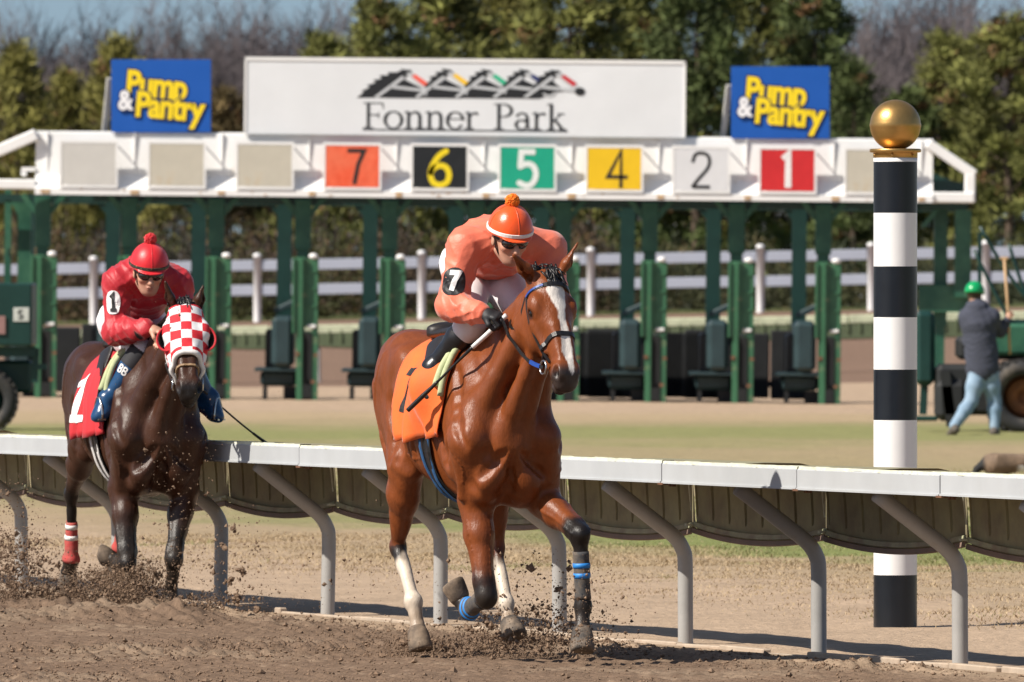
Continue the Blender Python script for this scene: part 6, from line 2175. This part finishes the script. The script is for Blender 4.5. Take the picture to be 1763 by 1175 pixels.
# jW is given with sides seen from behind; the face looks away from the camera
pw.body(wk, {'R': ((1.1, 1.2, .7), (-.5, .6, .1)), 'L': ((1.0, 1.1, .6), (-.5, .6, .1))}, h=.011)
S_ = SDF(); fr_, up, lat = pw.torso(S_, .035)
for sd in 'RL': pw.arm(S_, sd, .020, .95)
S_.add(econe(pw.j['pelvis'] - up * .06, pw.j['pelvis'] + up * .2, fr_, (.14, .175), (.14, .175)), .05)
S_.add(ell(pw.j['neck'] + np.array((-.0, 0, .01)), (.11, .12, .06)), .04)
S_.disp = JF
S_.build('hoodie', .011, M_HOOD_N, wk, None, 1)
S_ = SDF(); S_.add(econe(pw.j['pelvis'] - up * .06, pw.j['pelvis'] + up * .06, fr_, (.12, .165), (.12, .16)), .04)
for sd in 'RL': pw.leg(S_, sd, .022, 0, 1.0, foot=False)
S_.disp = PF
S_.build('jeans', .011, M_JEANS, wk, None, 1)
for sd in 'RL':
    S_ = SDF(); pw.foot(S_, sd, .012); S_.build('boot', .009, M_BOOTW, wk, None, 1)
S_ = SDF(); S_.add(ell(pw.h(-.005, .04, 0), (.135, .125, .118), pw.ax), 0)
bb_ = (pw.j['head'] - .4, pw.j['head'] + .4)
S_.add(half(pw.h(0, .02, 0), -pw.hu, *bb_), .01, 'i'); S_.add(ell(pw.h(.05, .022, 0), (.15, .010, .115), pw.ax), .01)
S_.build('hard_hat', .008, M_GCAP, wk, None, 1)
M_WOODP = pmat('bare_wood', (.46, .29, .15), .7, var=.15, scale=8)
sh = empty('long_tool', fW.loc, fW.rotz, 'pale wooden tool handle held upright by the worker', 'tool')
h0 = pw.j['hdR']
MB().tube([h0 + np.array((-.02, .02, -.50)), h0 + np.array((0, .0, 0)), h0 + np.array((.02, -.05, .64))], [.016, .016, .018], 10).build('handle', M_WOODP, sh)
e0 = h0 + np.array((.02, -.05, .64)); MB().bar(e0 - np.array((0, .05, 0)), e0 + np.array((0, .05, 0)), .03, .035, bev=.008).build('grip', M_WOODP, sh)

# ---------------------------------------------------------------- goose on the turf
sg_ = 190.0
gp = at(1728, 838, sg_)
goose = empty('goose', (gp[0], gp[1], 0.0), 0, 'brown goose with a white rump grazing on the turf behind the rail', 'goose')
M_GOOSE = pmat('goose_feathers', (0, 0, 0), .8, vcol='Col', var=.2, scale=25, bump=.004, bscale=60)
gz0 = float(zin(gp[0], gp[1]))
S_ = SDF()
S_.add(econe((-.08, 0, gz0 + .17), (.20, 0, gz0 + .19), (0, 0, 1), (.105, .11), (.075, .08)), .04)
S_.add(econe((.18, 0, gz0 + .18), (.33, 0, gz0 + .20), (0, 0, 1), (.06, .07), (.015, .04)), .04)
S_.add(rcone((-.14, 0, gz0 + .20), (-.24, -.02, gz0 + .13), .055, .032), .04); S_.add(rcone((-.24, -.02, gz0 + .13), (-.30, -.03, gz0 + .045), .030, .024), .02)
S_.add(ell((-.32, -.03, gz0 + .035), (.045, .028, .028)), .015); S_.add(rcone((-.35, -.03, gz0 + .03), (-.40, -.03, gz0 + .015), .015, .007), .01)
for w in (-1, 1):
    S_.add(econe((-.06, .085 * w, gz0 + .20), (.27, .05 * w, gz0 + .21), (0, 0, 1), (.07, .025), (.02, .012)), .01)
def gcolr(V):
    C = np.repeat(np.array([[.17, .115, .075]]), len(V), 0) * (1 + .35 * vnoise(V, 22, 4)[:, None])
    w = smooth01(V[:, 0], .10, .17) * (V[:, 2] < gz0 + .16); C = C * (1 - w[:, None]) + .75 * w[:, None]
    b = smooth01(-V[:, 0], .15, .20); C = C * (1 - b[:, None]) + np.array((.012, .012, .012)) * b[:, None]
    return C
S_.build('body', .008, M_GOOSE, goose, gcolr, 1)
m = MB()
for w in (-1, 1):
    m.tube([(.03, .045 * w, gz0 + .10), (.035, .045 * w, gz0 + .0)], .009, 6); m.box((.01, .045 * w, gz0 + .006), (.08, .05, .01))
m.build('leg', M_GBLACK, goose)

# ---------------------------------------------------------------- white fence beyond the far track
M_FRAIL = pmat('fence_rail_shade_tint', (.42, .45, .53), .6, var=.05, scale=1)  # shaded look of the white rails put into their colour as blue-grey
M_FENCE = pmat('fence_white', (.84, .84, .84), .6, var=.05, scale=1)
FY = 20000 / 75.0
fen = empty('white_fence', (0, FY, 0), 0, 'white two-rail post fence running along behind the starting gate', 'fence')
def fx(u): return (u - UC) / 75
def fz(u, v): return HC - (v - VH) / 75
fp = MB().lathe([(.10, -.2), (.10, 1.36), (.115, 1.36), (.115, 1.40), (.07, 1.44), (0, 1.45)], seg=12).mesh('fence_post'); fp.materials.append(M_FENCE)
us = [161 + 573.5 / 2 * k * 1.0 for k in range(-2, 8)]
us = [-125, 161, 443, 726, 1017, 1309, 1500, 1697, 1985]
base = lambda u: fz(u, 550 - (u - 161) * .0178)
for u in us:
    o = link('fence_post', fp, fen); o.location = (fx(u), 0, base(u)); o.scale = (.85, .85, 1.0)
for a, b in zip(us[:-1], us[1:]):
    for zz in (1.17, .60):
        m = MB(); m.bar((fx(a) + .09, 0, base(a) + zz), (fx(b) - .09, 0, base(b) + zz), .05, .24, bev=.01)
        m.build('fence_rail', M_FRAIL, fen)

# ---------------------------------------------------------------- trees
M_BARK = pmat('pine_bark', (.10, .07, .05), .9, var=.3, scale=3)
M_PINE = pmat('pine_needles', (0, 0, 0), .75, vcol='Col', var=.12, scale=.6, spec=.25)
M_TWIG = pmat('bare_twigs', (.115, .095, .100), .9, var=.15, scale=.5)
def pine_crown(seed, H, R, nclump, base_f, tone):
    r = np.random.default_rng(seed); V = []; C = []; tips = []
    # boughs spiral up the stem; needle tufts sit towards their ends
    nb = int(nclump / 5)
    for b in range(nb):
        t = (b + r.uniform()) / nb
        z = H * (base_f + (1 - base_f) * t)
        env = R * (1 - t ** 1.6) ** .8 * (1.0 if t > .12 else .75 + 2.1 * t) * r.uniform(.8, 1.12) + .25
        a = b * 2.399 + r.normal() * .3; L = env * r.uniform(.72, 1.12)
        lift = r.uniform(-.05, .35)
        tips.append((z, a, L, lift))
        for c in range(5):
            f = r.uniform(.45, 1.0) ** .8
            ctr = np.array((math.cos(a) * L * f, math.sin(a) * L * f, z + lift * L * f + r.normal() * .12)) + r.normal(size=3) * .16
            n = 30
            d = r.normal(size=(n, 3)); d[:, 2] = np.abs(d[:, 2]) * .9 + .15; d[:, :2] += np.array((math.cos(a), math.sin(a))) * .5
            d /= np.linalg.norm(d, axis=1, keepdims=True)
            ln = r.uniform(.22, .46, n)
            st = ctr + r.normal(size=(n, 3)) * np.array((.17, .17, .12))
            s = np.cross(d, r.normal(size=(n, 3))); s /= np.linalg.norm(s, axis=1, keepdims=True)
            wd = r.uniform(.028, .055, n)
            V.append(np.stack([st - s * wd[:, None], st + s * wd[:, None], st + d * ln[:, None]], 1))
            k = np.array(tone) * r.uniform(.70, 1.30) * (1 + .25 * r.normal())
            k = np.clip(k, .004, 1)
            if r.uniform() < .05: k = np.array((.20, .11, .05))
            C.append(np.repeat(k[None], n * 3, 0))
    V = np.concatenate(V).reshape(-1, 3); F = np.arange(len(V)).reshape(-1, 3)
    me = np_mesh('crown', V, F, False); set_col(me, np.concatenate(C)); me.materials.append(M_PINE)
    m = MB()
    m.tube([(r.normal() * .05 * (k > 0), r.normal() * .05 * (k > 0), H * k / 6 - .3 * (k == 0)) for k in range(7)], [.20, .17, .14, .11, .08, .05, .02], 8)
    for (z, a, L, lift) in tips[::2]:
        m.tube([(0, 0, z - .1), (math.cos(a) * L * .5, math.sin(a) * L * .5, z + lift * L * .4), (math.cos(a) * L * .95, math.sin(a) * L * .95, z + lift * L)], [.035, .022, .008], 4)
    tm = m.mesh('trunk'); tm.materials.append(M_BARK)
    return me, tm
OLIVE = (.20, .185, .050); DEEP = (.085, .110, .036); MID = (.165, .170, .048); TAN = (.135, .100, .045)
KIND = {'o': [pine_crown(s, 9, 2.6, 420, .06, OLIVE) for s in (1, 2)], 'm': [pine_crown(s, 10, 2.7, 460, .10, MID) for s in (3, 4, 5)], 'd': [pine_crown(s, 10, 2.6, 460, .05, DEEP) for s in (6, 7)], 't': [pine_crown(8, 9, 2.6, 380, .02, TAN)]}
rt = np.random.default_rng(21)
def tree_at(u, vtop, Y, kind, wpx, label, k=0, group=None, rot=None):
    s = FPX / Y; x = (u - UC) / s; z0 = float(terrain(x, Y)) - .1
    H = HC - (vtop - VH) / s - z0
    cr, tm = KIND[kind][k % len(KIND[kind])]
    o = empty('pine_tree', (x, Y, z0), rt.uniform(0, 6.28) if rot is None else rot, label, 'tree', group)
    h0 = 9 if kind in 'ot' else 10
    sw = wpx * 1.28 / s / 5.2
    o.scale = (sw, sw, H / h0)
    link('crown', cr, o); link('trunk', tm, o)
PINES = [
 (-70, 70, 296, 'o', 190, 0, 'olive pine cut off by the left edge of the view'),
 (28, 88, 290, 'o', 150, 1, 'olive pine left of the left blue sign, at the left edge'),
 (118, 135, 294, 'o', 140, 0, 'short olive pine just left of the left blue sign'),
 (206, 76, 292, 'o', 150, 1, 'olive pine whose tip stands above the left blue sign'),
 (300, 150, 288, 'o', 150, 0, 'low olive pine hidden behind the left blue sign'),
 (392, 168, 290, 't', 150, 0, 'low browned pine between the left blue sign and the white sign'),
 (470, 175, 300, 't', 150, 0, 'browned pine behind the left end of the white sign'),
 (560, 72, 288, 'm', 170, 0, 'leftmost of the tall pines rising behind the white sign'),
 (655, 8, 292, 'm', 220, 1, 'tall pine behind the horse-head logo on the white sign'),
 (770, -50, 296, 'm', 250, 2, 'tall pine behind the middle of the white sign'),
 (872, -80, 300, 'o', 250, 0, 'tall pine behind the word on the right of the white sign'),
 (985, -60, 292, 'm', 250, 0, 'tall pine right of the logo, behind the white sign'),
 (1095, -70, 298, 'm', 250, 1, 'tall pine behind the right end of the white sign'),
 (1200, -50, 290, 'd', 240, 0, 'dark tall pine between the white sign and the right blue sign'),
 (1300, -60, 298, 'm', 250, 2, 'tall pine behind the right blue sign'),
 (1402, -20, 292, 'd', 210, 1, 'dark tall pine just right of the right blue sign'),
 (1470, 120, 288, 'd', 150, 0, 'low dark pine left of the gold ball'),
 (1560, 165, 290, 'd', 190, 1, 'low dark pine behind the gold ball'),
 (1640, 70, 292, 'm', 200, 0, 'mid green pine at the right, above the end of the gate'),
 (1735, 45, 288, 'm', 220, 1, 'tall pine at the right edge of the view'),
 (1850, 30, 294, 'm', 240, 2, 'tall pine cut off by the right edge of the view')]
for u, v, Y, k, w_, kk, lab in PINES: tree_at(u, v, Y, k, w_, lab, kk)
# bare trees far behind
def bare_tree(seed, H):
    r = np.random.default_rng(seed); V = []; F = []
    def seg(a, b, ra, rb):
        d = nrm(b - a); u = nrm(np.cross(d, (0.3, .9, .1))); w = np.cross(d, u); o = len(V)
        for c, rad in ((a, ra), (b, rb)):
            for k in range(3):
                an = 2.094 * k; V.append(c + (u * math.cos(an) + w * math.sin(an)) * rad)
        for k in range(3):
            k2 = (k + 1) % 3; F.append((o + k, o + k2, o + 3 + k2, o + 3 + k))
    def grow(p, d, L, rad, dep):
        n = 3; q = p
        for i in range(n):
            d = nrm(d + r.normal(size=3) * .12 + np.array((0, 0, .06)))
            e = q + d * L / n
            seg(q, e, rad * (1 - .2 * i), rad * (1 - .2 * (i + 1))); q = e
            if dep > 0 and (i or dep < 4):
                for _ in range(2 if dep > 1 else 3):
                    ax = nrm(np.cross(d, r.normal(size=3))); an = r.uniform(.35, .85)
                    grow(q, nrm(d * math.cos(an) + ax * math.sin(an)), L * r.uniform(.50, .72), max(rad * .48, .014), dep - 1)
        if dep > 0: grow(q, d, L * .75, max(rad * .55, .014), dep - 1)
    for _ in range(3):
        grow(np.array((0, 0, -.2)) + r.normal(size=3) * np.array((.2, .2, 0)), nrm((r.normal() * .22, r.normal() * .22, 1)), H * .36, .12, 4)
    me = np_mesh('branches', np.array(V), np.array(F), False); me.materials.append(M_TWIG)
    return me, np.array(V)[:, 2].max()
BARE = [bare_tree(s, 11) for s in (31, 32, 33, 34)]
BT = [(20, -30, 392, ''), (110, 30, 394, ''), (190, -40, 390, ''), (275, -20, 396, ''), (355, -50, 392, ''), (425, -20, 396, ''), (490, -50, 392, ''), (560, -40, 396, ''), (1500, 0, 394, ''), (1560, -80, 392, ''), (1620, -90, 396, ''), (1685, -60, 392, ''), (1750, -90, 396, ''), (-20, 0, 380, 'far left'), (75, 20, 372, ''), (150, -20, 385, ''), (235, 10, 376, ''), (320, -10, 380, ''), (395, -30, 372, ''), (455, 0, 384, ''), (520, -30, 376, ''), (590, -10, 388, ''),
      (1475, -40, 372, ''), (1530, -60, 380, ''), (1590, -30, 374, ''), (1650, -60, 384, ''), (1715, -40, 376, ''), (1790, -50, 382, '')]
for i, (u, v, Y, _) in enumerate(BT):
    s = FPX / Y; x = (u - UC) / s; z0 = .8
    me, hz_ = BARE[i % 4]; H = HC - (v - VH) / s - z0
    left = u < 1000
    o = empty('bare_tree', (x, Y, z0), rt.uniform(0, 6.28), 'bare grey-brown tree against the sky, far behind the ' + ('left blue sign' if left else 'gold ball'), 'tree', 'bare trees far behind on the ' + ('left' if left else 'right'))
    f = H / hz_; o.scale = (f * 1.05, f * 1.05, f)
    link('branches', me, o)
# brush under the pines
def brush(name, n, u0, u1, h0, h1, tones, seed, Y0=272, Y1=284, dens=None):
    r = np.random.default_rng(seed); V = []; C = []
    for i in range(n):
        u = r.uniform(u0, u1); Y = r.uniform(Y0, Y1); s = FPX / Y; x = (u - UC) / s; z0 = float(terrain(x, Y)); H = r.uniform(h0, h1); R = r.uniform(.5, 1.1)
        k = 230; d = r.normal(size=(k, 3)); d[:, 2] = np.abs(d[:, 2]); d /= np.linalg.norm(d, axis=1, keepdims=True)
        st = np.array((x, Y, z0)) + d * np.array((R, R, H)) * r.uniform(.25, 1, (k, 1)) ** .5
        dd = d + r.normal(size=(k, 3)) * .7; dd[:, 2] += .3; dd /= np.linalg.norm(dd, axis=1, keepdims=True)
        sd = np.cross(dd, r.normal(size=(k, 3))); sd /= np.linalg.norm(sd, axis=1, keepdims=True)
        ln = r.uniform(.08, .26, k); wd = r.uniform(.012, .04, k)
        V.append(np.stack([st - sd * wd[:, None], st + sd * wd[:, None], st + dd * ln[:, None]], 1))
        t = np.array(tones[r.integers(len(tones))]) * r.uniform(.7, 1.3)
        C.append(np.repeat(t[None], k * 3, 0))
    V = np.concatenate(V).reshape(-1, 3)
    me = np_mesh(name, V, np.arange(len(V)).reshape(-1, 3), False); set_col(me, np.concatenate(C))
    return tag(link(name, me, None, M_PINE), kind='stuff')
brush('undergrowth', 330, -80, 1050, .5, 2.7, [(.075, .052, .036), (.055, .042, .032), (.055, .060, .024), (.09, .062, .035), (.040, .036, .030), (.12, .072, .036), (.085, .09, .03)], 71)
brush('undergrowth', 120, 1000, 1850, .4, 1.9, [(.06, .065, .028), (.05, .05, .025), (.09, .075, .035), (.045, .055, .03)], 72)
# pale shed seen between the stems on the right
M_SHED = pmat('white_siding', (.62, .63, .66), .6, var=.05, scale=.6)
M_ROOF = pmat('grey_roof', (.30, .31, .33), .6, var=.1, scale=.6)
bd = empty('white_shed', ((1255 - UC) / 64, 312, .9), 0, 'long white shed half hidden behind the pines on the right', 'building')
m = MB(); m.box((0, 0, 1.1), (9.0, 5, 2.2)); m.build('wall', M_SHED, bd)
m = MB(); m.add([(-4.7, -2.9, 2.15), (4.7, -2.9, 2.15), (4.7, 0, 3.0), (-4.7, 0, 3.0), (4.7, 2.9, 2.15), (-4.7, 2.9, 2.15)], [(0, 1, 2, 3), (3, 2, 4, 5), (0, 3, 5), (1, 4, 2)]); m.build('roof', M_ROOF, bd)
for k in range(5):
    m = MB(); m.box((-3.4 + 1.7 * k, -2.52, 1.25), (.9, .06, .8)); w_ = m.build('window', M_GBLACK, bd)
